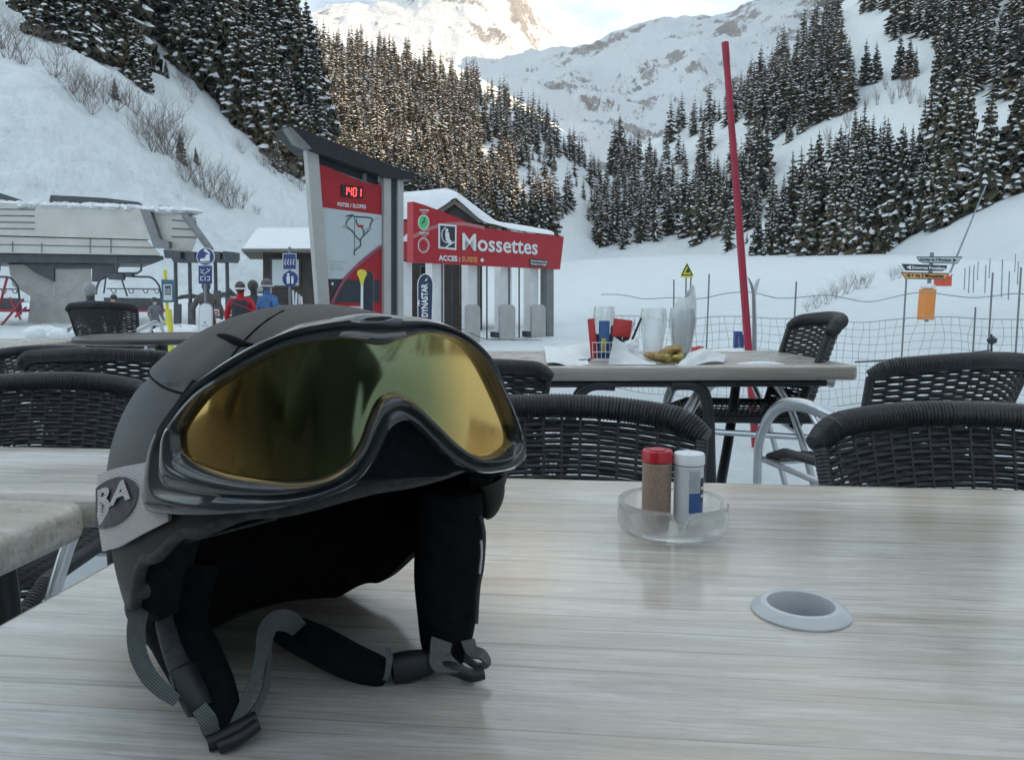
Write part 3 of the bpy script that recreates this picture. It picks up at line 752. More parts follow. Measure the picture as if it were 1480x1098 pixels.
def make_chair(name, label, group):
    t = thing(name, label, 'chair', (0, 0, 0), 0, group)
    bk = MB(); weave(bk, backpt, 38, 15, 75, .0042, .0028, .0044, 1); bk.build('backrest', M['wicker'], t, world=False)
    rim = MB()
    coil(rim, [backpt(-1.0, v) for v in (0, .25, .5, .75, .93)], .012)
    coil(rim, [backpt(1.0, v) for v in (0, .25, .5, .75, .93)], .012)
    top = [backpt(-1.02 + 2.04 * i / 30, 1.0) + Vector((0, .0, .004 - .022 * max(0, abs(-1.02 + 2.04 * i / 30) - .86) / .16)) for i in range(31)]
    coil(rim, top, lambda s: .0225 * (1 - .25 * max(0, abs(2 * s - 1) - .9) / .1), .0066, .09, 12)
    rim.build('rim', M['wicker_rim'], t, world=False)
    st = MB(); weave(st, lambda u, v: seatpt(u, v), 44, 13, 50, .0035, .0028, .004, 2); st.build('seat', M['wicker'], t, world=False)
    se = MB(); coil(se, [seatpt(-1, k / 6) for k in range(6, -1, -1)] + [seatpt(-1 + 2 * k / 10, 0) for k in range(1, 10)] + [seatpt(1, k / 6) for k in range(7)], .014, .007)
    se.build('seat_edge', M['wicker_rim'], t, world=False)
    for s in (-1, 1):
        a = MB(); tp(a, [(s * .262, -.26, .0), (s * .272, -.25, .35), (s * .290, -.215, .50), (s * .300, -.12, .605), (s * .300, .0, .632), (s * .290, .12, .615), (s * .262, .245, .585)], .020, 10, ry=.009)
        a.build('armrest', M['alu'], t, world=False)
        b_ = MB(); tp(b_, [(s * .287, .02, .626), (s * .272, .13, .45), (s * .25, .27, .0)], .0115); b_.build('leg', M['alu'], t, world=False)
    c = MB(); c.tube([(-.262, -.2, .42), (.262, -.2, .42)], .010, 8); c.tube([(-.262, .17, .40), (.262, .17, .40)], .010, 8); c.tube([(-.268, -.24, .425), (-.262, .18, .405)], .010, 8); c.tube([(.268, -.24, .425), (.262, .18, .405)], .010, 8)
    c.build('seat_frame', M['alu'], t, world=False)
    return t
CG = 'black wicker chairs on the terrace'
chair0 = make_chair('wicker_chair', 'black wicker chair across the foreground table just right of the goggles', CG)
def chair(x, y, rz, label, s=1., sz=1., first=False, z=0):
    o = chair0 if first else copy_tree(chair0)
    o.location = (x, y, z); o.rotation_euler = (0, 0, rz); o.scale = (s, s, s * sz); o['label'] = label; o['group'] = CG; o['category'] = 'chair'
    return o
chair(.065, 1.12, R(-2), 'black wicker chair across the foreground table, between the goggles and the salt shaker', first=True, z=.0)
chair(.750, 1.02, R(-5), 'nearest black wicker chair at the lower right, cut by the photo edge', 1.0)
chair(-1.10, 1.55, R(1), 'black wicker chair behind the narrow left table, its back a tight weave')
chair(-1.40, 2.86, R(180), 'black wicker chair with open weave between the dark round table and the nearer left chair', 1.02)
chair(-.14, 2.62, R(178), 'black wicker chair mostly hidden by the goggles, its corner just left of the far table', 1.0)
chair(1.175, 2.40, R(196), 'black wicker chair with its back to us at the right corner of the far table', 1.04)
chair(.93, 3.12, R(-96), 'black wicker chair seen from the side at the right end of the far table', 1.12, 1.03)
chair(-3.57, 7.0, R(183), 'black wicker chair standing alone in front of the concrete lift pillar', 1.12, 1.06)
chair(-4.15, 5.5, R(170), 'black wicker chair cut by the left edge of the photo near the lift chair', 1.12, 1.08)
chair(-1.95, 3.42, R(60), 'black wicker chair with silver arms beside the far left table', .95)
# ------------------------------------------------------------------ ashtray, shakers
ac = G(971, 770, .74); ac.z = .7405
def ash_ring(r_, z, notch=0.):
    out = []
    for k in range(120):
        a = 2 * PI * k / 120; zz = z
        if notch:
            for na in (-92, -92 + 90, -92 + 180, -92 + 270):
                d = (math.degrees(a) - na + 180) % 360 - 180
                zz -= notch * math.exp(-(d / 6.5) ** 2)
        out.append(Vector((ac.x + r_ * math.cos(a), ac.y + r_ * math.sin(a), ac.z + zz)))
    return out
mb = MB(); mb.loft([ash_ring(.001, 0), ash_ring(.042, 0), ash_ring(.051, .003), ash_ring(.0555, .010), ash_ring(.0562, .028, .003), ash_ring(.0558, .0335, .0125), ash_ring(.0540, .0355, .0135), ash_ring(.053, .0335, .0125),
                     ash_ring(.0505, .026, .004), ash_ring(.049, .014), ash_ring(.044, .0085), ash_ring(.001, .0075)], True)
ash = mb.build('ashtray', M['glass'], angle=60); recenter(ash, ac); tag(ash, 'round clear glass ashtray holding the two shakers on the near table', 'ashtray')
def shaker(px, d, r_, h, label, body, cap, ztop=None):
    x = (px - 740) / FOC * d * 1.0; t = thing('shaker', label, 'shaker', (x, d * .985, ac.z + .0085)); c = (x, d * .985, ac.z + .0085)
    m_ = MB(); m_.lathe([(.001, 0), (r_ * .93, 0), (r_ * .97, .002), (r_ * .97, h * .80), (r_ * .99, h * .815), (r_ * .97, h * .83), (r_ * .9, h * .84), (.001, h * .84)], c, 40); m_.build('body', body, t)
    m_ = MB(); m_.lathe([(r_ * .99, h * .845), (r_ * 1.03, h * .85), (r_ * 1.03, h * .965), (r_ * .97, h), (r_ * .80, h * 1.0), (r_ * .78, h * .992), (.001, h * .992)], c, 48)
    if cap is M['redplastic']:
        m_.lathe([(r_ * .55, h * .992), (r_ * .53, h * 1.012), (.001, h * 1.012)], c, 24)
    m_.build('cap', cap, t)
    return t, Vector(c)
sh1, c1 = shaker(950, .800, .0154, .0745, 'pepper shaker of brown grains with a bright red cap', M['pepper'], M['redplastic'])
sh2, c2 = shaker(996.5, .797, .0155, .072, 'white salt shaker with a white cap and a blue label', M['salt'], M['whiteplastic'])
def wrap_patch(mb, c, r_, a0, a1, z0, z1, n=12):
    mb.grid(lambda u, v: Vector((c.x + r_ * math.sin(R(lerp(a0, a1, u))), c.y - r_ * math.cos(R(lerp(a0, a1, u))), c.z + lerp(z0, z1, v))), n, 2)
lb = MB(); wrap_patch(lb, c2, .01525, -10, 62, .012, .033); lb.build('blue_label', M['blueink'], sh2)
lb = MB(); wrap_patch(lb, c2, .01525, -10, 34, .034, .056); lb.build('label_picture', M['greyink'], sh2)
lb = MB(); wrap_patch(lb, c2, .0153, 38, 62, .024, .048); lb.build('label_text', M['darkink'], sh2)
lb = MB(); wrap_patch(lb, c2, .01535, 41, 58, .028, .031); wrap_patch(lb, c2, .01535, 41, 58, .036, .039); wrap_patch(lb, c2, .01535, -8, 58, .0105, .0115); lb.build('label_print', M['whiteplastic'], sh2)
# ------------------------------------------------------------------ clutter on the far table
ZT = .7445
def TP(px, d): return Vector(((px - 740) / FOC * d, d, ZT))
def beer(px, d, h, r_, label):
    c = TP(px, d); m_ = MB()
    prof = [(.001, 0), (r_ * .66, 0), (r_ * .68, .004), (r_ * .70, .02), (r_ * .80, h * .35), (r_ * .98, h * .68), (r_ * 1.0, h * .82), (r_ * .93, h * .97), (r_ * .92, h), (r_ * .89, h), (r_ * .90, h * .96),
            (r_ * .965, h * .82), (r_ * .945, h * .68), (r_ * .77, h * .35), (r_ * .66, .024), (r_ * .6, .014), (.001, .013)]
    m_.lathe(prof, (0, 0, 0), 40); o = m_.build('beer_glass', M['glass'], angle=60); o.location = c; tag(o, label, 'glass'); return o
beer(873, 3.12, .20, .044, 'empty beer glass standing behind the red and black menu holder')
beer(944, 2.98, .195, .051, 'empty beer glass in the middle of the far table, foam stains inside')
beer(985.5, 2.96, .195, .050, 'beer glass with a big white napkin stuffed into it')
def sheet(name, pts, mat, label, cat, bulge=.02, seed=0, nu=14, nv=10, th=.0012, crumple=.01):
    """a bilinear four-corner sheet with crumple"""
    q = random.Random(seed); a, b, c, d = [Vector(p) for p in pts]; ph = [q.uniform(0, 6) for _ in range(6)]
    nrm = (b - a).cross(d - a).normalized()
    def fn(u, v, o=0):
        p = a.lerp(b, u).lerp(d.lerp(c, u), v)
        w = bulge * math.sin(PI * u) * math.sin(PI * v) + crumple * (math.sin(5 * u + ph[0] + 3 * v) * .5 + abs(math.sin(7 * v + ph[1] - 4 * u)) * .6 + math.sin(13 * u * v + ph[2]) * .25)
        return p + nrm * (w + o)
    m_ = MB(); m_.grid(lambda u, v: fn(u, v), nu, nv); m_.grid(lambda u, v: fn(u, v, -th), nu, nv)
    o = m_.build(name, mat, smooth=True, angle=25); recenter(o, (a + b + c + d) / 4); tag(o, label, cat); return o
def onT(px, py, z=0.0): return G(px, py, ZT + z)
# napkin in the glass
c = TP(985.5, 2.96)
m_ = MB()
q = random.Random(4)
def nap(u, v):
    a = 2 * PI * u; h = lerp(.02, .245, v)
    r_ = .031 + .010 * min(v * 2, 1); r_ *= 1 + .10 * math.sin(5 * a + 4 * v) + .06 * math.sin(11 * a + 9 * v)
    if v > .72:
        k = (v - .72) / .28; r_ *= 1 - .25 * k ** 2
    x = r_ * math.cos(a); y = r_ * .8 * math.sin(a)
    z = h + (.030 * math.cos(a) + .012 * math.sin(2 * a + .7)) * max(0, v - .6) * 2.5
    return c + Vector((x + .010 * v, y, z))
m_.grid(nap, 60, 20, True); nk = m_.build('napkin', M['paper'], angle=25); recenter(nk, c); tag(nk, 'white paper napkin stuffed upright inside the right beer glass', 'napkin')
# menu holder with packets
hc = TP(880, 2.90); mh = thing('menu_holder', 'wire holder of red and blue condiment packets on the far table', 'holder', hc)
wr = MB(); W2, D2 = .062, .035
for z in (.004, .035, .07):
    k = 1 + z * .9
    wr.tube([hc + Vector((x * W2 * k, y * D2 * k, z)) for x, y in ((-1, -1), (1, -1), (1, 1), (-1, 1), (-1, -1))], .0016, 5)
for i in range(9):
    x = -1 + 2 * i / 8
    for y in (-1, 1): wr.tube([hc + Vector((x * W2, y * D2, .004)), hc + Vector((x * W2 * 1.06, y * D2 * 1.06, .07))], .0011, 4)
wr.build('wire_basket', M['whiteplastic'], mh)
for i, (x0, x1, z0, z1, tilt, mt, nm) in enumerate([(-.066, -.040, .01, .158, -.10, 'redink', 'packet'), (-.040, .0, .01, .15, 0, 'blueink', 'packet'), (.0, .07, .09, .155, .12, 'redink', 'packet'), (-.002, .035, .01, .13, .05, 'darkink', 'packet'),
                                                (.034, .058, .01, .14, .16, 'darkink', 'packet'), (-.058, .05, .01, .10, 0, 'darkink', 'packet'), (.052, .060, .02, .165, .38, 'darkink', 'packet'), (.044, .052, .02, .16, .30, 'paper', 'packet')]):
    pk = MB(); pk.rbox(hc + Vector(((x0 + x1) / 2 + tilt * .1, -.022 + .009 * i * (.6 if i < 6 else .5), (z0 + z1) / 2)), (x1 - x0, .006, z1 - z0), .003, Matrix.Rotation(tilt, 3, 'Y'), axis=1)
    pk.build(nm, M[mt], mh)
yp = MB(); yp.rbox(hc + Vector((-.022, -.0275, .06)), (.018, .002, .05), .002, axis=1); yp.build('packet', M['chips'], mh)
# papers
sheet('napkin', [onT(790, 528), onT(852, 527), onT(838, 508), onT(786, 499)], M['paper'], 'white paper napkin lying crumpled at the left end of the far table', 'napkin', .02, 1, crumple=.012)
sheet('napkin', [onT(800, 519) + Vector((0, 0, .004)), onT(850, 523), onT(862, 506, .0), onT(815, 500, .02)], M['paper'], 'second white napkin overlapping the crumpled one at the left end', 'napkin', .03, 9, crumple=.008)
sheet('paper_sheet', [onT(879, 527), onT(950, 527), onT(930, 515, .012), P(887, 486, 2.74)], M['paper'], 'stiff white paper folded up to a point in front of the menu holder', 'paper', .01, 3, crumple=.006)
sheet('paper_sheet', [P(899, 508, 2.8), P(925, 508, 2.8), P(921, 488, 2.82), P(903, 494, 2.82)], M['paper'], 'small white paper flap standing behind the folded paper', 'paper', .01, 6, crumple=.006)
sheet('paper_sheet', [onT(975, 528), onT(1046, 525), onT(1050, 512, .02), onT(995, 512, .028)], M['paper'], 'crumpled white paper lying right of the sandwich', 'paper', .025, 5, crumple=.012)
dish = MB(); dc = TP(990, 2.98); dish.lathe([(.001, .0), (.03, .0), (.062, .028), (.064, .03), (.060, .029), (.03, .006), (.001, .005)], dc, 32); dd = dish.build('bowl', M['whiteplastic']); recenter(dd, dc); tag(dd, 'small pale bowl behind the sandwich under the napkin glass', 'bowl')
pb = sheet('snack_bag', [P(997, 517, 2.86), P(1006, 519, 2.86), P(1018, 501, 2.9), P(1000, 501, 2.9)], M['redink'], 'small dark red snack wrapper leaning beside the pale bowl', 'wrapper', .004, 8, crumple=.005)
# sandwich
sc_ = TP(960, 2.80); sw = thing('sandwich', 'half eaten toasted sandwich with yellow filling on the far table', 'sandwich', sc_)
q = random.Random(3)
def lump(mb, c_, sc, seed, nu=20, nv=12, rough=.22, rot=None):
    qq = random.Random(seed); ph = [qq.uniform(0, 6) for _ in range(8)]
    def fn(u, v):
        a = 2 * PI * u; b = PI * (v - .5)
        k = 1 + rough * (math.sin(3 * a + ph[0]) * math.cos(2 * b + ph[1]) * .5 + math.sin(5 * a + 4 * b + ph[2]) * .3 + math.sin(9 * a - 7 * b + ph[3]) * .25)
        p = Vector((sc[0] * math.cos(a) * math.cos(b) * k, sc[1] * math.sin(a) * math.cos(b) * k, sc[2] * math.sin(b) * k))
        return Vector(c_) + (rot @ p if rot is not None else p)
    mb.grid(fn, nu, nv, True)
b1 = MB(); lump(b1, sc_ + Vector((-.01, 0, .020)), (.062, .035, .016), 1, rot=Matrix.Rotation(.15, 3, 'Y')); lump(b1, sc_ + Vector((.02, .0, .045)), (.045, .03, .015), 2, rot=Matrix.Rotation(-.35, 3, 'Y')); lump(b1, sc_ + Vector((.055, .01, .03)), (.018, .02, .028), 5)
b1.build('bread', M['bread'], sw)
b2 = MB()
for i in range(9): lump(b2, sc_ + Vector((q.uniform(.0, .055), q.uniform(-.035, -.015), q.uniform(.006, .03))), (q.uniform(.008, .018), .01, q.uniform(.006, .012)), 10 + i, 10, 6, .3)
b2.build('filling', M['chips'], sw)
# ------------------------------------------------------------------ ski helmet and goggles
def simple2(name, col, rough, **k): M[name] = simple(name, col, rough, **k)
M['shell'] = simple('matt_black_shell', (.016, .0135, .0125), .52, 0, .12, 30, .25, .0003)
M['liner'] = simple('black_fleece_liner', (.008, .009, .011), .95, 0, .4, 90, .4, .001, spec=.15)
M['trim'] = simple('dark_grey_trim', (.045, .045, .047), .6, 0, .5, 160, .6, .001)
M['gframe'] = simple('glossy_smoke_frame', (.040, .046, .050), .11, 0, .15, 20, coat=.8)
M['foam'] = simple('black_foam', (.010, .011, .015), .95, 0, .3, 200, .5, .0008, spec=.1)
M['buckle'] = simple('black_buckle', (.012, .013, .015), .45, 0, .2, 60)
def webbing(name, a, b_, sc):
    m, nt, b = nmat(name); v = coords(nt)
    wv = nt.nodes.new('ShaderNodeTexWave'); wv.inputs['Scale'].default_value = sc; wv.inputs['Distortion'].default_value = .6; wv.bands_direction = 'DIAGONAL'; L(nt, v, wv.inputs['Vector'])
    n = noise(nt, 300, 3, .6, v)
    f = mixc(nt, .4, wv.outputs[0], n.outputs[0])
    L(nt, ramp(nt, f, [(.2, a), (.8, b_)]).outputs[0], b.inputs['Base Color']); b.inputs['Roughness'].default_value = .85
    bump(nt, b, wv.outputs[0], .35, .0006); return m
M['webbing'] = webbing('grey_webbing', (.05, .06, .06), (.16, .175, .175), 300)
M['band'] = webbing('light_grey_elastic', (.46, .43, .42), (.58, .55, .54), 330)
M['bandprint'] = simple('dark_band_print', (.09, .08, .085), .8, 0, .3, 150)
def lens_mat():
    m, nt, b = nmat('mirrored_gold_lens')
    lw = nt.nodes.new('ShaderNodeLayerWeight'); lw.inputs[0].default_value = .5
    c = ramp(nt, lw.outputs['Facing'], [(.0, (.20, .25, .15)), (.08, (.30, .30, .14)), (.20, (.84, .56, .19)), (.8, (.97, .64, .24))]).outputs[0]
    L(nt, c, b.inputs['Base Color']); b.inputs['Metallic'].default_value = 1; b.inputs['Roughness'].default_value = .09
    n = noise(nt, 60, 4, .6, coords(nt)); bump(nt, b, n.outputs[0], .02, .001)
    return m
M['lens'] = lens_mat()
HC0 = Vector((-.112, .492, 0)); HF = Vector((.50, -.866, 0)); HS = Vector((.866, .50, 0))
AF, AB, BB = .130, .150, .121
SHC = HC0 - HS * .013 - HF * .004
ZTOP, ZC = .976, .862
RIM = [(-180, .747), (-135, .744), (-112, .765), (-92, .797), (-78, .815), (-62, .850), (-48, .868), (-30, .880), (0, .889), (45, .893), (60, .880), (74, .855), (86, .832), (108, .805), (135, .770), (160, .752), (180, .747)]
def hp(phi, r_, z):      # phi degrees, 0 = front, + = image right
    a = R(phi); l = AF if abs(phi) < 90 else AB
    return SHC + HS * (math.sin(a) * BB * r_) + HF * (math.cos(a) * l * r_) + Vector((0, 0, z))
def prof(z):
    if z > ZC: return max(0, 1 - ((z - ZC) / (ZTOP - ZC)) ** 2.15) ** .5
    return 1 - 4.5 * (ZC - z) ** 2 / .1 * .35
helmet = thing('ski_helmet', 'matt black ski helmet standing on the foreground table on its ear pads', 'helmet', (HC0.x, HC0.y, .741))
def shellpt(u, v, k=1., lift=0.):
    phi = -180 + 360 * u; z0 = kf(phi, RIM)
    # v: 0 rim .. 1 apex ; spread by angle so the crown stays smooth
    t = math.sin(v * PI / 2); z = z0 + (ZTOP - z0) * t
    r_ = prof(z) if v < 1 else 0
    # raised panels with soft grooves
    g = 0
    zz = (z - ZC) / (ZTOP - ZC)
    line1 = .56 + .07 * math.cos(R(phi + 60)); g -= .022 * math.exp(-((zz - line1) / .028) ** 2)
    if zz > line1: g += .022 * min(1, (zz - line1) / .05)
    g += .030 * math.exp(-((abs(phi + 20) - 34) / 8) ** 2) * min(1, max(0, zz - .5) * 5) - .018 * math.exp(-((abs(phi + 20) - 17) / 5) ** 2) * min(1, max(0, zz - .55) * 6)
    p = hp(phi, (r_ * (1 + g)) * k, z * 1.0 + lift - (1 - k) * .9 * (z - ZC if z > ZC else 0))
    return p
NU, NVH = 216, 70
mb = MB(); mb.grid(lambda u, v: shellpt(u, v), NU, NVH, True)
sho = mb.build('shell', M['shell'], helmet, angle=70)
def on_shell(px, py, off=.0006):
    d_ = ray(px, py).normalized(); w_ = wm(helmet)
    bv = BVHTree.FromPolygons([w_ @ v.co for v in sho.data.vertices], [tuple(p.vertices) for p in sho.data.polygons]) if not hasattr(on_shell, 'b') else on_shell.b
    on_shell.b = bv; h_ = bv.ray_cast(CAM, d_)
    return (h_[0] - d_ * off) if h_[0] is not None else None
def spt(phi, z, off=0.):
    z0 = kf(phi, RIM); t = min(1, max(0, (z - z0) / (ZTOP - z0))); return shellpt((phi + 180) / 360, math.asin(t) * 2 / PI) + Vector((0, 0, off))
for pts, r_ in (([spt(-165 + 3 * k, .934 + .004 * math.sin(k * .12)) for k in range(48)], .0008), ([spt(-47, .945 + .0045 * k) for k in range(7)] + [spt(133, .972 - .005 * k) for k in range(6)], .0007)):
    m_ = MB(); m_.tube(pts, r_, 6); m_.build('seam', M['foam'], helmet)
hh = [on_shell(x, y, 0) for x, y in [(314, 484), (326, 487), (340, 493), (354, 498), (368, 498)]]
hh = [h_ for h_ in hh if h_ is not None]
if len(hh) > 3: m_ = MB(); m_.tube(cat_rom(hh, 5), lambda t: .0005 + .0020 * math.sin(PI * min(1, max(0, t))), 8); m_.build('vent', M['foam'], helmet)
# rolled rim and inner bowl
mb = MB(); mb.grid(lambda u, v: shellpt(u, v, .93), NU, 20, True)
rings = []
for r_, dz in ((1.0, .0), (1.004, -.003), (.99, -.006), (.955, -.006), (.93, -.001)):
    rings.append([hp(-180 + 360 * i / NU, prof(kf(-180 + 360 * i / NU, RIM)) * r_, kf(-180 + 360 * i / NU, RIM) + dz) for i in range(NU)])
rm = MB(); rm.loft(rings, True); rm.build('rim_trim', M['trim'], helmet, angle=70)
mb.build('liner', M['liner'], helmet)
# padded inner ring (thick comfort liner), fills the lower inside and touches the table at the back
pd = MB(); rings = []
for r_, dz in ((.95, .002), (.95, -.006), (.90, -.016), (.80, -.014), (.74, .004), (.74, .04), (.80, .07)):
    ring = []
    for i in range(NU):
        phi = -180 + 360 * i / NU; z = kf(phi, RIM) + dz
        if abs(phi) < 60: z = kf(phi, RIM) + dz * .5 + .004
        ring.append(hp(phi, prof(max(z, .80)) * r_, max(z, .7415)))
    rings.append(ring)
pd.loft(rings, True); pd.build('comfort_padding', M['liner'], helmet)
# vents on the crown
for phi, z0, z1, wd in ((-22, .945, .962, 8), (22, .945, .962, 8), (-52, .925, .945, 6), (52, .925, .945, 6)):
    vm = MB()
    def vf(u, v):
        z = lerp(z0, z1, v); ph = phi + wd * (u - .5) * 2 * (1 - .3 * v)
        zz = (z - ZC) / (ZTOP - ZC)
        return hp(ph, prof(z) * 1.03, z) 
    vm.grid(vf, 8, 5); vm.build('vent', M['foam'], helmet)
def cylhit(px, py, af, bb, ctr=None):
    ctr = HC0 if ctr is None else ctr
    """ray through a pixel onto an upright elliptical cylinder about the helmet; nearest approach if it misses"""
    d = ray(px, py); o = CAM - ctr
    fs = lambda p: Vector((p.x * HS.x + p.y * HS.y, p.x * HF.x + p.y * HF.y))
    O = fs(o); D = fs(d); O = Vector((O.x / bb, O.y / af)); D = Vector((D.x / bb, D.y / af))
    a = D.dot(D); b_ = 2 * O.dot(D); c_ = O.dot(O) - 1; disc = b_ * b_ - 4 * a * c_
    t = (-b_ - math.sqrt(disc)) / (2 * a) if disc > 0 else -b_ / (2 * a)
    return CAM + d * t
def radial2(p, k):
    q_ = p - SHC; n = HS * (q_.dot(HS) / BB ** 2) + HF * (q_.dot(HF) / AF ** 2); n.normalize(); return p + n * k
def radial(p, k):     # move a point outward (+) from the helmet axis
    q_ = p - HC0; fr = Vector((q_.dot(HS) / BB ** 2, q_.dot(HF) / AF ** 2)); n = HS * fr.x + HF * fr.y; n.normalize(); return p + n * k
GA, GB = .150, .135
pairs = [((259, 640), (206, 690)), ((262, 615), (222, 632)), ((294, 574), (261, 574)), ((327, 551), (300, 538)), ((376, 522), (360, 500)), ((425, 502), (425, 471)), ((496, 492), (500, 456)), ((548, 499), (540, 453)),
         ((574, 494), (577, 456)), ((607, 484), (612, 459)), ((640, 486), (645, 467)), ((666, 497), (679, 486)), ((692, 522), (708, 515)), ((715, 561), (728, 560)), ((735, 607), (748, 615)), ((740, 633), (757, 650)),
         ((732, 650), (755, 668)), ((712, 658), (727, 682)), ((686, 656), (688, 684)), ((660, 640), (653, 666)), ((627, 607), (616, 632)), ((600, 581), (598, 616)), ((574, 569), (583, 611)), ((551, 578), (566, 622)),
         ((535, 607), (554, 646)), ((522, 640), (538, 675)), ((502, 669), (512, 703)), ((469, 689), (467, 722)), ((425, 697), (415, 735)), ((376, 694), (360, 744)), ((327, 686), (296, 748)), ((287, 673), (240, 747)), ((264, 658), (207, 738))]
inn = cat_rom([Vector((a[0], a[1], 0)) for a, b_ in pairs], 7, True); outr = cat_rom([Vector((b_[0], b_[1], 0)) for a, b_ in pairs], 7, True)
goggles = thing('ski_goggles', 'ski goggles with a mirrored gold green lens strapped round the front of the helmet', 'goggles', tuple(HC0 + HF * .15 + Vector((0, 0, .88))))
def gp(a, b_, t, off):
    p = a.lerp(b_, t); return radial(cylhit(p.x, p.y, GA, GB), off)
fr = MB(); rings = []
SECT = [(-.03, -.006), (0.0, -.001), (.05, .0032), (.16, .0052), (.30, .0050), (.42, .0018), (.50, .0010), (.62, .0028), (.80, .0030), (.93, .0008), (1.0, -.004), (1.0, -.011), (.6, -.013), (.1, -.012)]
for t, off in SECT: rings.append([gp(a, b_, t, off) for a, b_ in zip(inn, outr)])
rings.append(rings[0]); fr.loft(rings, True); fr.build('frame', M['gframe'], goggles, angle=60)
ln = MB(); rings = []
cxp, cyp = 500, 600
tops = sorted([(p.x, p.y) for p in inn[7 * 1:7 * 15]]); bots = sorted([(p.x, p.y) for p in inn[7 * 16:] + inn[:4]])
def interp(xs, x):
    if x <= xs[0][0]: return xs[0][1]
    for (a, va), (b_, vb) in zip(xs, xs[1:]):
        if x <= b_: return lerp(va, vb, (x - a) / max(b_ - a, 1e-6))
    return xs[-1][1]
NX, NY = 110, 26
x0, x1 = 261, 739
def lensp(u, v):
    x = lerp(x0, x1, .5 - .5 * math.cos(PI * u)); yt = interp(tops, x); yb = interp(bots, x)
    y = lerp(yb + 1.5, yt - 1.5, v)
    # slight spherical bulge
    bul = .0012 * (1 - (2 * v - 1) ** 2) * (1 - (2 * u - 1) ** 4) - .0012
    return radial(cylhit(x, y, GA, GB), bul * .6 - .0008)
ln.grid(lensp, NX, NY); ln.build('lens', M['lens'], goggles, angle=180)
# black foam behind the frame, deeper round the nose
fo2 = MB(); rings = []
def sst(a, b_, x):
    t = min(1, max(0, (x - a) / (b_ - a))); return t * t * (3 - 2 * t)
for k, off, cur in ((.90, -.006, 0), (1.0, -.006, 0), (1.0, -.0085, .35), (1.0, -.0105, 1), (1.0, -.020, 1), (.90, -.034, .8), (.5, -.038, .2)):
    ring = []
    for a, b_ in zip(inn, outr):
        p = a.lerp(b_, k); y = p.y
        if b_.y > 600:
            w_ = sst(470, 530, b_.x) * (1 - sst(655, 700, b_.x)); y = lerp(p.y, max(p.y, 702 - (b_.x - 520) * .06), w_ * cur)
        ring.append(radial(cylhit(p.x, y, GA, GB), off))
    rings.append(ring)
fo2.loft(rings, True); fo2.build('foam', M['foam'], goggles)
# small oval recess and emblem on the top of the frame
em = MB(); pts = [radial(cylhit(536 + 30 * math.cos(t), 461.5 + 4.6 * math.sin(t) - 1.5 * math.cos(t), GA, GB), .0030) for t in [2 * PI * k / 24 for k in range(24)]]
em.add(pts, [tuple(range(24))]); em.build('emblem', M['alu'], goggles)
em = MB(); pts = [radial(cylhit(545 + 20 * math.cos(t), 460.0 + 2.6 * math.sin(t) - 1 * math.cos(t), GA, GB), .0036) for t in [2 * PI * k / 24 for k in range(24)]]
em.add(pts, [tuple(range(24))]); em.build('emblem_slot', M['darkink'], goggles)
# side outrigger plate at the left end of the frame
# elastic band round the helmet
BZ = [(-180, .822, .857), (-120, .824, .868), (-95, .833, .878), (-70, .851, .893), (-50, .873, .903), (-35, .878, .908), (40, .880, .915), (60, .872, .905), (90, .855, .890), (140, .830, .865), (180, .822, .857)]
def lin(x, keys):
    for (a, va), (b_, vb) in zip(keys, keys[1:]):
        if x <= b_: return lerp(va, vb, (x - a) / (b_ - a))
    return keys[-1][1]
def bandpt(phi, v, off):
    lo = lin(phi, [(a, b_) for a, b_, c_ in BZ]); hi = lin(phi, [(a, c_) for a, b_, c_ in BZ]); z = lerp(lo, hi, v)
    return radial2(hp(phi, prof(z), z), off)
bd = MB(); rings = []
for v, off in ((0, .0025), (0, .0045), (.5, .005), (1, .0045), (1, .0025)):
    rings.append([bandpt(a, v, off) for a in [-384 + 0 + 4 * i if False else (i * 4 - 320) for i in range(0, 0)]] or [bandpt(((x + 180) % 360) - 180, v, off) for x in range(-318, -50, 3)])
rings.append(rings[0]); bd.loft(rings, False); bd.build('elastic_strap', M['band'], goggles)
def bandhit(px, py, off=.0056):
    p = cylhit(px, py, AF, BB, SHC)
    for _ in range(3):
        z = p.z; k = prof(z); p = cylhit(px, py, AF * k + off, BB * k + off, SHC)
    return p
pr = MB(); el = []
for k in range(48):
    t = 2 * PI * k / 48; x = 41 * math.cos(t); y = 33 * math.sin(t); el.append((160 + x * .94 + y * .1, 726 + y * 1.0 - x * .42))
def inside_band(x): return max(x, 141)
cpt = [bandhit(max(x, 138), y) for x, y in el]
cc_ = bandhit(162, 726)
pr.add([cc_] + cpt, [(0, 1 + i, 1 + (i + 1) % 48) for i in range(48)])
pr.build('strap_badge', M['bandprint'], goggles)
tx = MB(); vs, fs = text2d('RA', 44, 1.6, 'LEFT')
tx.add([bandhit(max(141, 136 + x * .92 + y * .12), 727 - y * .98 - (x * .92) * .40, .0066) for x, y in vs], fs)
tx.build('strap_lettering', M['band'], goggles)
# strap clip (right end, small) and outrigger where the band meets the frame
cl = MB(); 
rings = []
for off in (.0035, .008, .0085, .0035):
    pass
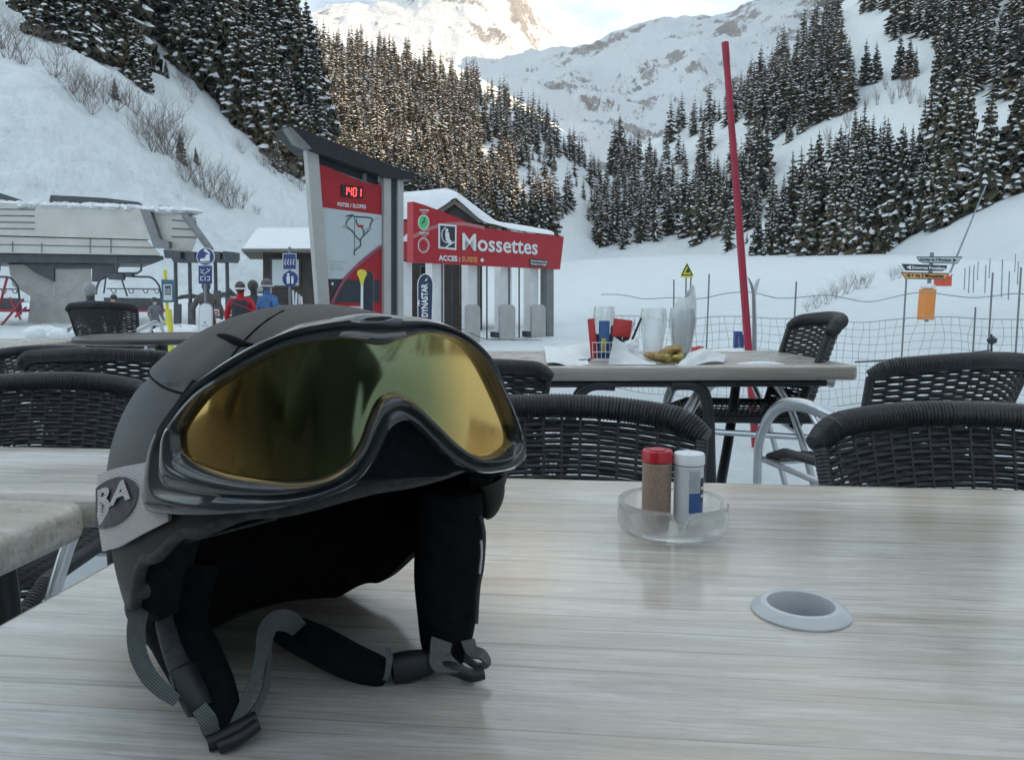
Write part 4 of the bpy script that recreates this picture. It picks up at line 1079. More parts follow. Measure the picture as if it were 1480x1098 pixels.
# ------------------------------------------------------------------ ear pads, straps, buckles
def pad(mb, pts, n=14, thick=.55, sub=5):
    """pts: (px, py, depth, width_px, [thickness m])"""
    c = cat_rom([Vector((a[0], a[1], a[2])) for a in pts], sub); wv_ = cat_rom([Vector((a[3], (a[4] if len(a) > 4 else a[3] * a[2] / FOC * thick), 0)) for a in pts], sub)
    P3 = [P(a.x, a.y, a.z) for a in c]; rings = []; N = len(P3)
    for i, p in enumerate(P3):
        t = (P3[min(i + 1, N - 1)] - P3[max(i - 1, 0)]).normalized(); vd = (p - CAM).normalized()
        w_ = t.cross(vd).normalized(); nn = w_.cross(t).normalized(); hw = wv_[i].x * c[i].z / FOC / 2; ht = wv_[i].y / 2
        if i in (0, N - 1): hw *= .55; ht *= .55
        rings.append([p + w_ * (hw * (abs(math.cos(a)) ** .8) * (1 if math.cos(a) > 0 else -1)) + nn * (ht * math.sin(a)) for a in [2 * PI * k / n for k in range(n)]])
    mb.loft(rings, True, True)
lp = MB(); pad(lp, [(262, 800, .455, 110, .03), (252, 850, .450, 112, .028), (256, 905, .440, 88, .026), (278, 950, .428, 84, .024), (304, 1000, .414, 76, .022), (322, 1036, .405, 56, .018), (328, 1056, .402, 34, .012)])
lp.build('ear_pad', M['liner'], helmet)
lc = MB(); pad(lc, [(236, 868, .432, 22, .006), (238, 900, .426, 26, .006), (250, 940, .417, 30, .006), (262, 968, .410, 34, .006)]); lc.build('pad_cover', M['trim'], helmet)
lc = MB(); pad(lc, [(262, 962, .408, 40, .008), (276, 995, .402, 44, .01), (292, 1030, .396, 40, .008)]); lc.build('strap_sleeve', M['buckle'], helmet)
rp = MB(); pad(rp, [(652, 700, .50, 100, .035), (650, 760, .50, 100, .034), (646, 830, .497, 98, .032), (646, 890, .493, 88, .028), (644, 930, .489, 76, .024), (640, 955, .486, 60, .018)]); rp.build('ear_pad', M['liner'], helmet)
re = MB(); tp(re, [P(693, 745, .49), P(699, 770, .488), P(697, 815, .486), P(691, 850, .484), P(688, 900, .482)], .0016); re.build('pad_edging', M['trim'], helmet)
re = MB(); tp(re, [P(695, 780, .481), P(696, 800, .481), P(693, 828, .481)], .0009); re.build('edge_clip', M['alu'], helmet)
ck = MB(); pad(ck, [(398, 905, .50, 36, .02), (425, 915, .49, 50, .024), (462, 932, .478, 56, .026), (505, 954, .468, 54, .026), (545, 969, .464, 46, .022), (560, 973, .463, 34, .018)]); ck.build('chin_cushion', M['liner'], helmet)
bk_ = MB(); pad(bk_, [(565, 966, .462, 44, .010), (590, 962, .464, 46, .011), (618, 956, .466, 38, .010), (640, 950, .468, 26, .008)]); bk_.build('buckle', M['buckle'], helmet)
def rib(name, pts, mat, thick=.0016, parent=helmet, wd=None, sub=7):
    """pts: (px, py, depth, width_px, skew) ribbon seen roughly face on; skew = width direction angle in degrees from the path normal"""
    c = cat_rom([Vector((a[0], a[1], a[2])) for a in pts], sub); k = cat_rom([Vector((a[3], a[4] if len(a) > 4 else 0, 0)) for a in pts], sub)
    P3 = [P(a.x, a.y, a.z) for a in c]; N = len(P3); W_ = []; wdt = []
    for i, p in enumerate(P3):
        t = (P3[min(i + 1, N - 1)] - P3[max(i - 1, 0)]).normalized(); vd = (p - CAM).normalized(); w_ = t.cross(vd).normalized()
        a = R(k[i].y); W_.append(w_ * math.cos(a) + vd * math.sin(a)); wdt.append(k[i].x * c[i].z / FOC)
    mb = MB(); mb.ribbon(P3, W_, wdt, thick); return mb.build(name, mat, parent, angle=35)
rib('chin_strap', [(222, 842, .425, 20), (206, 872, .415, 26), (197, 905, .408, 26), (200, 945, .402, 25), (216, 978, .398, 24), (236, 998, .396, 22), (256, 1012, .395, 18)], M['webbing'])
rib('chin_strap', [(288, 1022, .392, 22), (300, 1040, .390, 26), (306, 1058, .391, 24), (318, 1070, .392, 18)], M['webbing'])
rib('chin_strap', [(432, 908, .47, 26, 20), (416, 897, .458, 32, 20), (398, 897, .448, 30, 10), (384, 912, .440, 24, 0), (380, 935, .433, 20, -10), (374, 960, .425, 17, 10), (362, 995, .414, 15, 20), (346, 1030, .402, 14, 10), (334, 1054, .395, 12, 0)], M['webbing'])
rib('chin_strap', [(396, 905, .452, 12, 50), (388, 930, .445, 12, 55), (388, 960, .435, 11, 50), (382, 1000, .420, 12, 45), (366, 1030, .408, 14, 30), (346, 1048, .398, 14, 10)], M['webbing'])
tg = MB(); tp(tg, [P(300, 1073, .389), P(318, 1066, .392), P(345, 1052, .397), P(372, 1038, .402)], .0046); tg.build('slide_buckle', M['buckle'], helmet)
tg = MB(); tp(tg, [P(316, 1079, .386), P(345, 1066, .390), P(372, 1046, .397)], .0036); tg.build('slide_buckle', M['buckle'], helmet)
rib('chin_strap', [(560, 935, .458, 8, 0), (563, 950, .455, 10, 0), (560, 972, .452, 8, 0), (556, 982, .452, 6)], M['webbing'])
rib('chin_strap', [(638, 925, .470, 34, 20), (636, 940, .464, 34, 30), (640, 956, .462, 44, 40), (668, 968, .460, 14, 60)], M['webbing'])
rib('chin_strap', [(676, 925, .480, 22, 20), (682, 940, .474, 20, 30), (697, 946, .470, 18, 40), (704, 958, .468, 14, 50), (690, 962, .468, 14, 60), (672, 950, .474, 14, 50)], M['webbing'])
tg = MB(); tp(tg, [P(628, 962, .463), P(655, 966, .461), P(680, 975, .460), P(699, 972, .462)], .0042); tg.build('slide_buckle', M['buckle'], helmet)
# curved lower side flaps of the shell over the ears (grey-edged)
fl = MB(); pad(fl, [(706, 690, .50, 46, .016), (712, 712, .502, 36, .016), (708, 735, .505, 26, .012), (703, 746, .507, 12, .008)]); fl.build('ear_flap', M['shell'], helmet)
fl = MB(); pad(fl, [(203, 862, .405, 26, .010), (212, 836, .405, 40, .012), (236, 812, .404, 34, .012), (262, 800, .402, 14, .006), (276, 795, .401, 5, .003)]); fl.build('ear_flap', M['trim'], helmet)
# seam stitching line below the goggles
st = MB(); tp(st, [P(205, 815, .405), P(240, 789, .394), P(285, 778, .384), P(340, 764, .374), P(400, 748, .366)], .0009); st.build('edge_piping', M['trim'], helmet)
# ------------------------------------------------------------------ middle distance
M['concrete'] = simple('grey_concrete', (.40, .385, .365), .85, 0, .14, 2.5, .3, .01)
M['cladding'] = simple('pale_grey_cladding', (.55, .54, .50), .5, 0, .08, 1.2, .05, .01)
M['darksteel'] = simple('dark_steel', (.075, .08, .09), .5, .3, .2, 3)
M['midsteel'] = simple('galvanised_steel', (.22, .225, .23), .5, .5, .15, 3)
M['bluesign'] = simple('blue_sign_paint', (.022, .045, .19), .35, 0, .06, 6)
M['whitesign'] = simple('white_sign_paint', (.72, .74, .75), .4, 0, .04, 6)
M['redsign'] = simple('red_sign_paint', (.40, .018, .028), .38, 0, .07, 3)
M['yellow'] = simple('yellow_paint', (.68, .62, .06), .45, 0, .08, 6)
M['orange'] = simple('orange_padding', (.72, .26, .06), .6, 0, .08, 9, .2, .005)
M['orangesign'] = simple('orange_sign_paint', (.72, .36, .12), .45, 0, .06, 9)
M['blackpaint'] = simple('black_sign_paint', (.02, .022, .028), .4, 0, .1, 6)
M['mapwhite'] = simple('pale_map_board', (.50, .56, .57), .3, 0, .04, 3)
M['anth'] = simple('anthracite_panel', (.035, .042, .055), .3, 0, .1, 3)
M['postgrey'] = simple('pale_grey_post', (.42, .415, .40), .5, 0, .1, 3)
M['gatewhite'] = simple('pale_gate_metal', (.74, .75, .75), .4, .1, .07, 3)
M['darkwood'] = simple('dark_timber', (.045, .035, .030), .7, 0, .35, 2, .4, .01)
M['timberfascia'] = simple('grey_timber_fascia', (.17, .155, .135), .8, 0, .25, 4, .3, .01)
M['green'] = simple('green_sign_paint', (.10, .50, .20), .4, 0, .06, 6)
M['poleRed'] = simple('crimson_pole_paint', (.33, .01, .035), .4, 0, .12, 3)
M['netgrey'] = simple('grey_netting', (.24, .27, .30), .7, 0, .2, 30)
M['dkred'] = simple('faded_red_paint', (.30, .03, .05), .5, 0, .2, 6)
def emis(name, col, s):
    m, nt, b = nmat(name); b.inputs['Base Color'].default_value = (*[c * .3 for c in col], 1); b.inputs['Emission Color'].default_value = (*col, 1); b.inputs['Emission Strength'].default_value = s; return m
M['led'] = emis('red_led', (1, .06, .06), 1.6)
M['windowglass'] = simple('dark_window_glass', (.02, .025, .03), .05, 0, .1, 2)
def slab(mb, pts, d, th, dd=None):
    """outline given by pixels at depth d, extruded th metres away from the camera"""
    a = [P(x, y, d if dd is None else dd(x)) for x, y in pts]; k = len(a); c_ = sum(a, Vector()) / k
    e_ = Vector((c_.x, c_.y, 0)).normalized() * th if th > 1.5 else Vector((0, th, 0)); b_ = [p + e_ for p in a]
    mb.add(a + b_, [tuple(range(k)), tuple(range(2 * k - 1, k - 1, -1))] + [(i, k + i, k + (i + 1) % k, (i + 1) % k) for i in range(k)])
def pt(mb, pts, d, r_, n=8): mb.tube([P(x, y, d) for x, y in pts], r_, n)
def base_of(px, d): 
    x = (px - 740) / FOC * d; return Vector((x, d, zgd(x, d)))
# --- lift station
D = 35.0
ls = thing('lift_station', 'long pale grey chairlift terminal on two concrete pillars at the left', 'lift station', base_of(90, D + 2))
m_ = MB(); slab(m_, [(-150, 292), (51, 296), (204, 303), (216, 346), (-150, 336)], D, 6); m_.build('upper_shell', M['cladding'], ls, False)
m_ = MB(); slab(m_, [(-150, 338), (213, 347.5), (233, 369), (-150, 363)], D + .1, 5.8); m_.build('lower_shell', M['cladding'], ls, False)
m_ = MB(); slab(m_, [(216, 303), (246, 307), (283, 314), (286, 340), (277, 362), (245, 359), (231, 347)], D + .2, 5.6); m_.build('end_shell', M['cladding'], ls, False)
m_ = MB()
for i in range(4): pt(m_, [(-150, 300 + i * 9.3), (50, 303 + i * 9.3)], D - .03, .025, 4)
for i in range(3): pt(m_, [(248, 318 + i * 12), (284, 321 + i * 11)], D + .16, .025, 4)
for x, y0, y1 in ((60, 351, 365), (130, 342 - 0, 366), (18, 349, 364), (160, 343, 366)): pt(m_, [(x, y0), (x, y1)], D + .07, .018, 4)
pt(m_, [(-150, 350), (226, 358)], D + .06, .02, 4)
m_.build('panel_joint', M['midsteel'], ls, False)
m_ = MB(); slab(m_, [(202, 302), (216, 303), (231, 346), (244, 349), (244, 359), (222, 358)], D - .15, .3); m_.build('end_strut', M['midsteel'], ls, False)
m_ = MB(); slab(m_, [(-150, 364), (236, 370), (237, 375), (222, 381), (-150, 378)], D + .4, 5); m_.build('under_beam', M['darksteel'], ls, False)
m_ = MB(); slab(m_, [(32, 380), (166, 382), (158, 397), (133, 407), (133, 388), (78, 388), (78, 407), (50, 394)], D + .7, .5); m_.build('brace', M['darksteel'], ls, False)
m_ = MB(); slab(m_, [(12, 382), (34, 382), (52, 395), (78, 407), (73, 476), (39, 476), (44, 428), (18, 413)], D + 1.0, 2.5); m_.build('pillar', M['concrete'], ls, False)
m_ = MB(); slab(m_, [(78, 382), (131, 382), (133, 412), (123, 476), (72, 476), (78, 412)], D + .8, 2.8); m_.build('pillar', M['concrete'], ls, False)
for pts in ([(71, 291), (73, 282), (150, 286), (200, 292), (208, 297), (205, 300)], [(-40, 276), (0, 279), (34, 290), (30, 292), (-40, 292)]):
    m_ = MB(); slab(m_, pts, D + .5, 3.5); m_.build('roof_panel', M['darksteel'], ls, False)
m_ = MB(); slab(m_, [(213, 300), (237, 296.5), (262, 301), (279, 310), (276, 312), (236, 302)], D + .5, 3.5); m_.build('roof_panel', M['midsteel'], ls, False)
m_ = MB()
q = random.Random(8)
for x0, x1, y in ((-60, 72, 294), (70, 205, 298), (212, 280, 304)):
    n_ = int((x1 - x0) / 6)
    for i in range(n_):
        x = lerp(x0, x1, (i + .5) / n_); yy = y + (x - x0) * .03
        lump(m_, P(x, yy, D + .25 + q.uniform(0, .4)), (q.uniform(.2, .42), .6, q.uniform(.12, .22)), i, 10, 6, .25)
m_.build('roof_snow', M['snow_soft'], ls)
m_ = MB(); pt(m_, [(267, 311), (284, 333), (305, 362)], D - .1, .16); m_.build('end_strut', M['midsteel'], ls)
m_ = MB(); slab(m_, [(236, 361), (262, 363), (337, 369), (338, 375), (262, 371), (238, 373)], D - .5, .4); m_.build('cross_beam', M['darksteel'], ls, False)
for x, y1 in ((253.5, 459), (274, 457), (311, 440), (328, 450)):
    m_ = MB(); slab(m_, [(x - 6, 363), (x + 7, 364), (x + 7, 374), (x + 4, 379), (x - 3, 379), (x - 6, 373)], D - .8, 1.0)
    pt(m_, [(x, 376), (x + 1.5, y1)], D - .5, .085); slab(m_, [(x - 2.5, y1 - 20), (x + 5, y1 - 20), (x + 5, y1 + 20), (x - 2.5, y1 + 20)], D - .7, .3); m_.build('post', M['darksteel'], ls, False)
# --- lift chairs
def lift_chair(dx, d, label, mirror=1):
    f = lambda pts: [(190 + (x - 190) * mirror + dx, y) for x, y in pts]
    t = thing('lift_chair', label, 'chairlift chair', P(190 + dx, 455, d), 0, 'lift chairs under the terminal')
    m_ = MB(); pt(m_, f([(168, 372), (169, 400)]), d, .06); pt(m_, f([(170, 395), (198, 395), (204, 391), (204, 380)]), d, .05)
    slab(m_, f([(155, 396), (178, 396), (176, 405), (157, 404)]), d - .1, .3); slab(m_, f([(181, 395), (191, 396), (190, 400), (181, 400)]), d - .1, .3)
    m_.build('hanger', M['darksteel'], t)
    m_ = MB(); m_.tube(cat_rom([P(x, y, d) for x, y in f([(139, 424), (141, 412), (149, 400), (160, 398), (200, 400), (218, 401), (228, 410), (232, 422), (235, 455)])], 6), .045, 8)
    m_.tube([P(x, y, d) for x, y in f([(153, 402), (150, 424)])], .035, 6); m_.tube([P(x, y, d) for x, y in f([(176, 404), (184, 428)])], .035, 6)
    m_.build('bail', M['darksteel'], t)
    m_ = MB(); pt(m_, f([(155, 417), (232, 418)]), d - .1, .025)
    for x in (160, 185, 206, 222):
        m_.tube(cat_rom([P(a, b_, d - .1) for a, b_ in f([(x, 417), (x + 3, 423), (x + 7, 423), (x + 8, 417)])], 4), .02, 5)
    m_.build('safety_bar', M['darksteel'], t)
    m_ = MB(); slab(m_, f([(150, 447), (236, 447), (236, 451), (150, 451)]), d - .3, .6); m_.build('seat', M['dkred'], t, False)
    m_ = MB(); slab(m_, f([(150, 430), (234, 431), (236, 447), (150, 447)]), d + .3, .06); m_.build('backrest', M['darksteel'], t, False)
lift_chair(0, 34.5, 'empty chairlift chair with red seats hanging right of the concrete pillar')
lift_chair(-205, 34.0, 'chairlift chair cut by the left edge of the photo with crossed red bars')
cr = MB()
for a, b_ in (((2, 470), (34, 432)), ((14, 430), (30, 462)), ((22, 458), (38, 444)), ((0, 440), (10, 402))): pt(cr, [a, b_], 33.6, .05)
o = cr.build('red_barrier', M['dkred']); recenter(o, P(20, 460, 33.6)); tag(o, 'crossed faded red bars of the gate at the far left lift chair', 'barrier')
# --- small snow covered hut on the left
d = 27.0
hut = thing('ticket_hut', 'dark timber ticket hut with a thick flat snow roof left of the map board', 'hut', base_of(420, d + 2))
m_ = MB(); slab(m_, [(380, 362), (470, 362), (470, 468), (380, 468)], d, 4); m_.build('wall', M['darkwood'], hut, False)
m_ = MB(); slab(m_, [(349, 359.5), (480, 359.5), (480, 364.5), (349, 362.5)], d - .9, 6); m_.build('roof', M['timberfascia'], hut, False)
m_ = MB()
def rs(u, v):
    x = lerp(349, 482, u); b_ = 358.5 - 30 * math.sin(PI / 2 * min(1, v * 1.6)) * (min(1, u * 8) ** .6); dd = d - .9 + 6 * v
    return P(x + 14 * v * (1 - u), 430 + (b_ - 430) * (d - .9) / dd * (1 + .18 * v) - 3 * v, dd)
m_.grid(rs, 30, 16); m_.build('roof_snow', M['snow_soft'], hut)
wf = MB(); slab(wf, [(391, 373), (434, 373), (434, 415), (391, 415)], d - .08, .1); w_ = wf.build('window', M['darksteel'], hut, False)
wf = MB(); slab(wf, [(393.5, 375.5), (431.5, 375.5), (431.5, 412.5), (393.5, 412.5)], d - .12, .03); wf.build('pane', M['mapwhite'], w_, False)
# --- round and square blue signs
def disc(mb, px, py, rp, d, th=.03, n=28, ry=None): slab(mb, [(px + rp * math.cos(2 * PI * k / n), py + (ry or rp) * math.sin(2 * PI * k / n)) for k in range(n)], d, th)
d = 16.0
sg = thing('blue_sign', 'blue lift instruction sign pair on a post: round boot sign over a square panel', 'sign', base_of(297, d))
m_ = MB(); pt(m_, [(297, 368), (297, 412), (297.5, 470)], d + .04, .035); pt(m_, [(297, 470), (297, 512)], d + .04, .035); m_.build('post', M['midsteel'], sg)
m_ = MB(); disc(m_, 296.8, 371, 13, d); m_.build('round_plate', M['whitesign'], sg, False)
m_ = MB(); disc(m_, 296.8, 371, 12, d - .008, .006)
m_.build('round_face', M['bluesign'], sg, False)
m_ = MB(); slab(m_, [(289, 378), (289, 374), (296, 373), (298, 368), (303, 367), (303, 377)], d - .02, .005); slab(m_, [(290, 380), (305, 380), (304, 379), (290, 379)], d - .02, .005); disc(m_, 297, 362, 2.4, d - .02, .005, 12); slab(m_, [(297, 364), (300, 362), (304, 366), (302, 367)], d - .02, .005)
m_.build('symbol', M['whitesign'], sg, False)
m_ = MB(); slab(m_, [(287, 384), (306, 384), (306, 410), (287, 410)], d, .02); m_.build('square_plate', M['bluesign'], sg, False)
m_ = MB()
for x, y in ((292, 389), (301, 388)): pt(m_, [(x - 2, y), (x + 1, y + 3), (x + 3, y)], d - .02, .008, 4)
pt(m_, [(290, 393), (295, 396), (303, 391)], d - .02, .01, 4)
for a, b_ in (((290, 400), (294, 400)), ((290, 400), (290, 405)), ((290, 405), (294, 405)), ((299, 400), (303, 400)), ((303, 400), (303, 405)), ((299, 405), (303, 405)), ((296.5, 398), (296.5, 406))): pt(m_, [a, b_], d - .02, .009, 4)
m_.build('symbol', M['whitesign'], sg, False)
d = 16.5
s2 = thing('blue_sign', 'blue sign pair in front of the ticket hut: square with skiers above round with walkers', 'sign', base_of(419, d))
m_ = MB(); pt(m_, [(418.5, 357), (419, 440), (419.5, 505)], d + .04, .03); m_.build('post', M['midsteel'], s2)
m_ = MB(); slab(m_, [(408.5, 366), (428.5, 366), (428.5, 390), (408.5, 390)], d, .02); m_.build('square_plate', M['bluesign'], s2, False)
m_ = MB()
for k in range(4): pt(m_, [(412.5 + 4 * k, 377), (411.5 + 4 * k, 380), (413 + 4 * k, 383)], d - .012, .011, 4); disc(m_, 412.8 + 4 * k, 375.5, .9, d - .012, .004, 8)
for a, b_ in (((409, 366.7), (428, 366.7)), ((409, 389.5), (428, 389.5)), ((409, 366.7), (409, 389.5)), ((428, 366.7), (428, 389.5))): pt(m_, [a, b_], d - .006, .006, 4)
m_.build('symbol', M['whitesign'], s2, False)
m_ = MB(); disc(m_, 419.3, 403, 11.2, d, .02); m_.build('round_plate', M['bluesign'], s2, False)
m_ = MB(); disc(m_, 416.5, 396.5, 1.9, d - .015, .004, 10); slab(m_, [(414, 399), (419, 399), (418.5, 410), (414.6, 410)], d - .015, .004)
disc(m_, 422.6, 400.5, 1.5, d - .015, .004, 10); slab(m_, [(420.8, 402.4), (424.4, 402.4), (424, 410), (421.2, 410)], d - .015, .004); m_.build('symbol', M['whitesign'], s2, False)
d = 15.0
s3 = thing('lift_notice', 'small blue framed notice with a grey picture on a yellow pole', 'sign', base_of(243, d))
m_ = MB(); pt(m_, [(238.5, 390), (241, 440), (243.5, 510)], d + .05, .035); m_.build('pole', M['yellow'], s3)
m_ = MB(); slab(m_, [(233, 404), (250, 404.5), (251, 437), (234, 437)], d, .03); m_.build('plate', simple('teal_sign', (.05, .13, .2), .4), s3, False)
m_ = MB(); slab(m_, [(236, 411), (248.5, 411), (249, 434), (236.6, 434)], d - .008, .005); m_.build('notice', M['mapwhite'], s3, False)
m_ = MB(); slab(m_, [(238, 413), (246.5, 413), (246.8, 426), (238.2, 426)], d - .014, .005); m_.build('picture', M['anth'], s3, False)
m_ = MB()
for k in range(4): slab(m_, [(239 + 1.9 * k, 416 + (k % 2)), (240.2 + 1.9 * k, 416 + (k % 2)), (240.2 + 1.9 * k, 425), (239 + 1.9 * k, 425)], d - .018, .003)
m_.build('symbol', M['greyink'], s3, False)
m_ = MB(); pt(m_, [(244, 447), (247, 484), (248, 515)], 12.5, .045); o = m_.build('yellow_stake', M['yellow']); recenter(o, base_of(247, 12.5)); tag(o, 'short thick yellow stake in the snow under the blue framed notice', 'stake')
def board_shape(px, py0, py1, w, tilt=0):
    pts = []
    for k in range(13):
        a = PI * k / 12; pts.append((px + w / 2 * math.cos(a) + tilt, py0 + w * .45 - w * .45 * math.sin(a)))
    pts += [(px - w / 2, py1), (px + w / 2, py1)]; return pts
d = 9.5
sb = thing('snowboard', 'pale grey snowboard standing upright in front of the dark clad skier', 'snowboard', base_of(297, d))
m_ = MB(); slab(m_, board_shape(297, 438, 530, 20), d, .012); m_.build('deck', M['greyplastic'], sb, False)
m_ = MB(); slab(m_, board_shape(297, 439.5, 530, 17), d - .004, .003); m_.build('graphic', M['whitesign'], sb, False)
m_ = MB(); disc(m_, 296, 466, 2, d - .008, .003, 10); slab(m_, [(291, 470), (301, 470), (301, 471.2), (291, 471.2)], d - .008, .003); m_.build('emblem', M['greyink'], sb, False)
# --- trail map board
def ray_plane(px, py, fr):
    o, ex, ey, n = fr; r_ = ray(px, py); t = (o - CAM).dot(n) / r_.dot(n); p = CAM + r_ * t - o; return (p.dot(ex), p.dot(ey))
def plane_poly(mb, pts, fr, lift, th=.004):
    o, ex, ey, n = fr; f2 = (o + n * lift, ex, ey, n); mb.prism([ray_plane(x, y, fr) for x, y in pts], f2, th)
def fit_text(mb, txt, fr, a, b_, hpx, lift=.01, bold=.02, center=None):
    """text from pixel a (left middle) to pixel b (right middle), hpx = capital height in pixels"""
    A = Vector(ray_plane(*a, fr)); B = Vector(ray_plane(*b_, fr)); H = abs(ray_plane(a[0], a[1] - hpx / 2, fr)[1] - ray_plane(a[0], a[1] + hpx / 2, fr)[1])
    vs, fs = text2d(txt, 1.0, bold, 'LEFT'); xs = [v[0] for v in vs]; cap = .73
    sx = (B - A).length / (max(xs) - min(xs)); sy = H / cap; u = (B - A).normalized(); w2 = Vector((0, 1)); o, ex, ey, n = fr
    def mp(x, y):
        q_ = A + u * ((x - min(xs)) * sx) + w2 * ((y) * sy); return o + ex * q_.x + ey * q_.y + n * lift
    mb.add([mp(x, y) for x, y in vs], fs)
def pline(mb, pts, fr, lift, w_, smooth=True):
    o, ex, ey, n = fr; L2 = [ray_plane(x, y, fr) for x, y in pts]; p3 = [o + ex * x + ey * y + n * lift for x, y in L2]
    if smooth and len(p3) > 2: p3 = cat_rom(p3, 5)
    mb.ribbon(p3, n.cross(ex) if False else [ (n.cross((p3[min(i + 1, len(p3) - 1)] - p3[max(i - 1, 0)]).normalized())) for i in range(len(p3))], w_, .003)
a = P(458, 440, 9.0); b_ = P(575, 440, 9.75)
frB = frame((a.x, a.y, 1.0), Vector((b_.x - a.x, b_.y - a.y, 0)))
nB = frB[3]
if nB.dot(Vector((0, -1, 0))) < 0: frB = (frB[0], frB[1], frB[2], -nB)
mbd = thing('map_board', 'tall red piste map board with a red clock display and leaning grey post', 'map board', base_of(515, 9.4))
def PB(mb, pts, lift, th=.03): plane_poly(mb, pts, frB, lift, th)
m_ = MB(); PB(m_, [(458, 237), (470, 240), (500, 253), (525, 263), (551, 268), (551.5, 470), (478, 470)], 0, .06); m_.build('red_panel', M['redsign'], mbd, False)
arc = [(551, 355), (536, 366), (520, 379), (507, 392), (497, 403)]
m_ = MB(); PB(m_, [(465, 300), (551, 311)] + arc + [(473.5, 403)], .012, .01); m_.build('map_panel', M['mapwhite'], mbd, False)
m_ = MB(); PB(m_, [(475, 403.6), (548, 405), (548, 437), (478, 437)], .010, .009); m_.build('dark_panel', M['anth'], mbd, False)
m_ = MB(); pline(m_, [(550, 355.5), (536, 366.5), (520, 379.5), (507, 392.5), (497, 403.5), (487, 420), (479, 437), (475, 450)], frB, .022, .035); m_.build('stripe', simple('dusty_red_stripe', (.30, .08, .12), .4), mbd, False)
m_ = MB(); PB(m_, [(440.5, 216), (457, 220), (476, 470), (459.5, 470)], .05, .09); m_.build('post', M['postgrey'], mbd, False)
m_ = MB(); PB(m_, [(552, 254), (562, 257), (562, 475), (552, 475)], .05, .10); m_.build('post', M['postgrey'], mbd, False)
m_ = MB(); PB(m_, [(563, 256), (571, 258), (571, 475), (563, 475)], .02, .10); m_.build('infill', M['anth'], mbd, False)
m_ = MB(); PB(m_, [(572, 258), (580, 260), (580, 475), (572, 475)], .05, .10); m_.build('post', M['postgrey'], mbd, False)
m_ = MB(); PB(m_, [(410, 185), (420, 186), (592, 254.5), (590, 262), (555, 259), (442, 219)], .12, .40); m_.build('canopy_beam', M['blackpaint'], mbd, False)
m_ = MB(); PB(m_, [(407, 187), (413, 186), (443, 217), (440, 218), (422, 210)], .125, .12); m_.build('canopy_end', M['midsteel'], mbd, False)
m_ = MB(); PB(m_, [(458, 224), (550, 257), (550, 268), (500, 250), (458, 235)], -.06, .03); m_.build('shade_panel', M['anth'], mbd, False)
m_ = MB(); PB(m_, [(526.5, 250), (531, 251), (531, 266), (526.5, 264)], -.02, .05); m_.build('bracket', M['midsteel'], mbd, False)
m_ = MB(); PB(m_, [(492.5, 267), (523.5, 270.5), (523.5, 287), (493, 284)], .015, .012); dsp = m_.build('clock_display', M['blackpaint'], mbd, False)
m_ = MB()
SEG = {'1': 'bc', '4': 'fgbc', '0': 'abcdef'}
for k, ch in enumerate('1401'):
    x0_, y0_ = 496.2 + 6.8 * k, 270.2 + .78 * k; W_, H_ = 4.2, 11.6
    c = {'a': ((0, 0), (1, 0)), 'b': ((1, 0), (1, .5)), 'c': ((1, .5), (1, 1)), 'd': ((0, 1), (1, 1)), 'e': ((0, .5), (0, 1)), 'f': ((0, 0), (0, .5)), 'g': ((0, .5), (1, .5))}
    for s_ in SEG[ch]:
        (xa, ya), (xb, yb) = c[s_]
        A = (x0_ + W_ * xa - .6 * ya, y0_ + H_ * ya + .45 * xa); B = (x0_ + W_ * xb - .6 * yb, y0_ + H_ * yb + .45 * xb)
        A2 = (lerp(A[0], B[0], .08), lerp(A[1], B[1], .08)); B2 = (lerp(A[0], B[0], .92), lerp(A[1], B[1], .92))
        pline(m_, [A2, B2], frB, .019, .011, False)
m_.build('led_digits', M['led'], dsp, False)
m_ = MB(); fit_text(m_, 'PISTES / SLOPES', frB, (487.5, 295.5), (528.5, 299.5), 5.6, .006, .03); m_.build('lettering', M['whitesign'], mbd, False)
m_ = MB()
for pts in ([(499, 313), (508, 311), (513, 313.5), (536, 315.5), (534.5, 324), (533, 331)], [(508, 312), (501, 319), (499, 326)], [(499, 328), (507, 333), (513, 341), (519, 347)], [(514, 317), (514.5, 322), (518, 327)], [(521, 328), (525, 334), (524, 339)],
            [(533, 333), (526, 339), (520, 347), (520, 355), (513, 361), (510.5, 366), (512, 369)], [(511.5, 313), (511.5, 362)]):
    pline(m_, pts, frB, .017, .013 if len(pts) > 2 else .004)
pline(m_, [(537, 321), (546, 314)], frB, .017, .003, False)
m_.build('piste_lines', M['anth'], mbd, False)
for x, y, mt in ((498.5, 327, 'greyink'), (520, 327, 'redink'), (532, 331.5, 'greyink')):
    m_ = MB(); PB(m_, [(x + 4.6 * math.cos(t), y + 1.9 * math.sin(t)) for t in [2 * PI * k / 16 for k in range(16)]], .021, .003); m_.build('map_marker', M[mt], mbd, False)
m_ = MB()
for k, s_ in enumerate(('Domaine skiable', 'Piste verte', 'Piste bleue', 'Piste rouge')): fit_text(m_, s_, frB, (476, 378 + 3.8 * k), (476 + [22, 17, 18, 20][k], 378.6 + 3.8 * k), 2.3, .014, 0)
fit_text(m_, '12+', frB, (490, 312.2), (497, 312.8), 2.3, .014, 0)
m_.build('small_print', M['greyink'], mbd, False)
m_ = MB(); PB(m_, [(478.5, 408), (481, 408), (481, 412), (478.5, 412)], .014, .003); m_.build('pictogram', M['whitesign'], mbd, False)
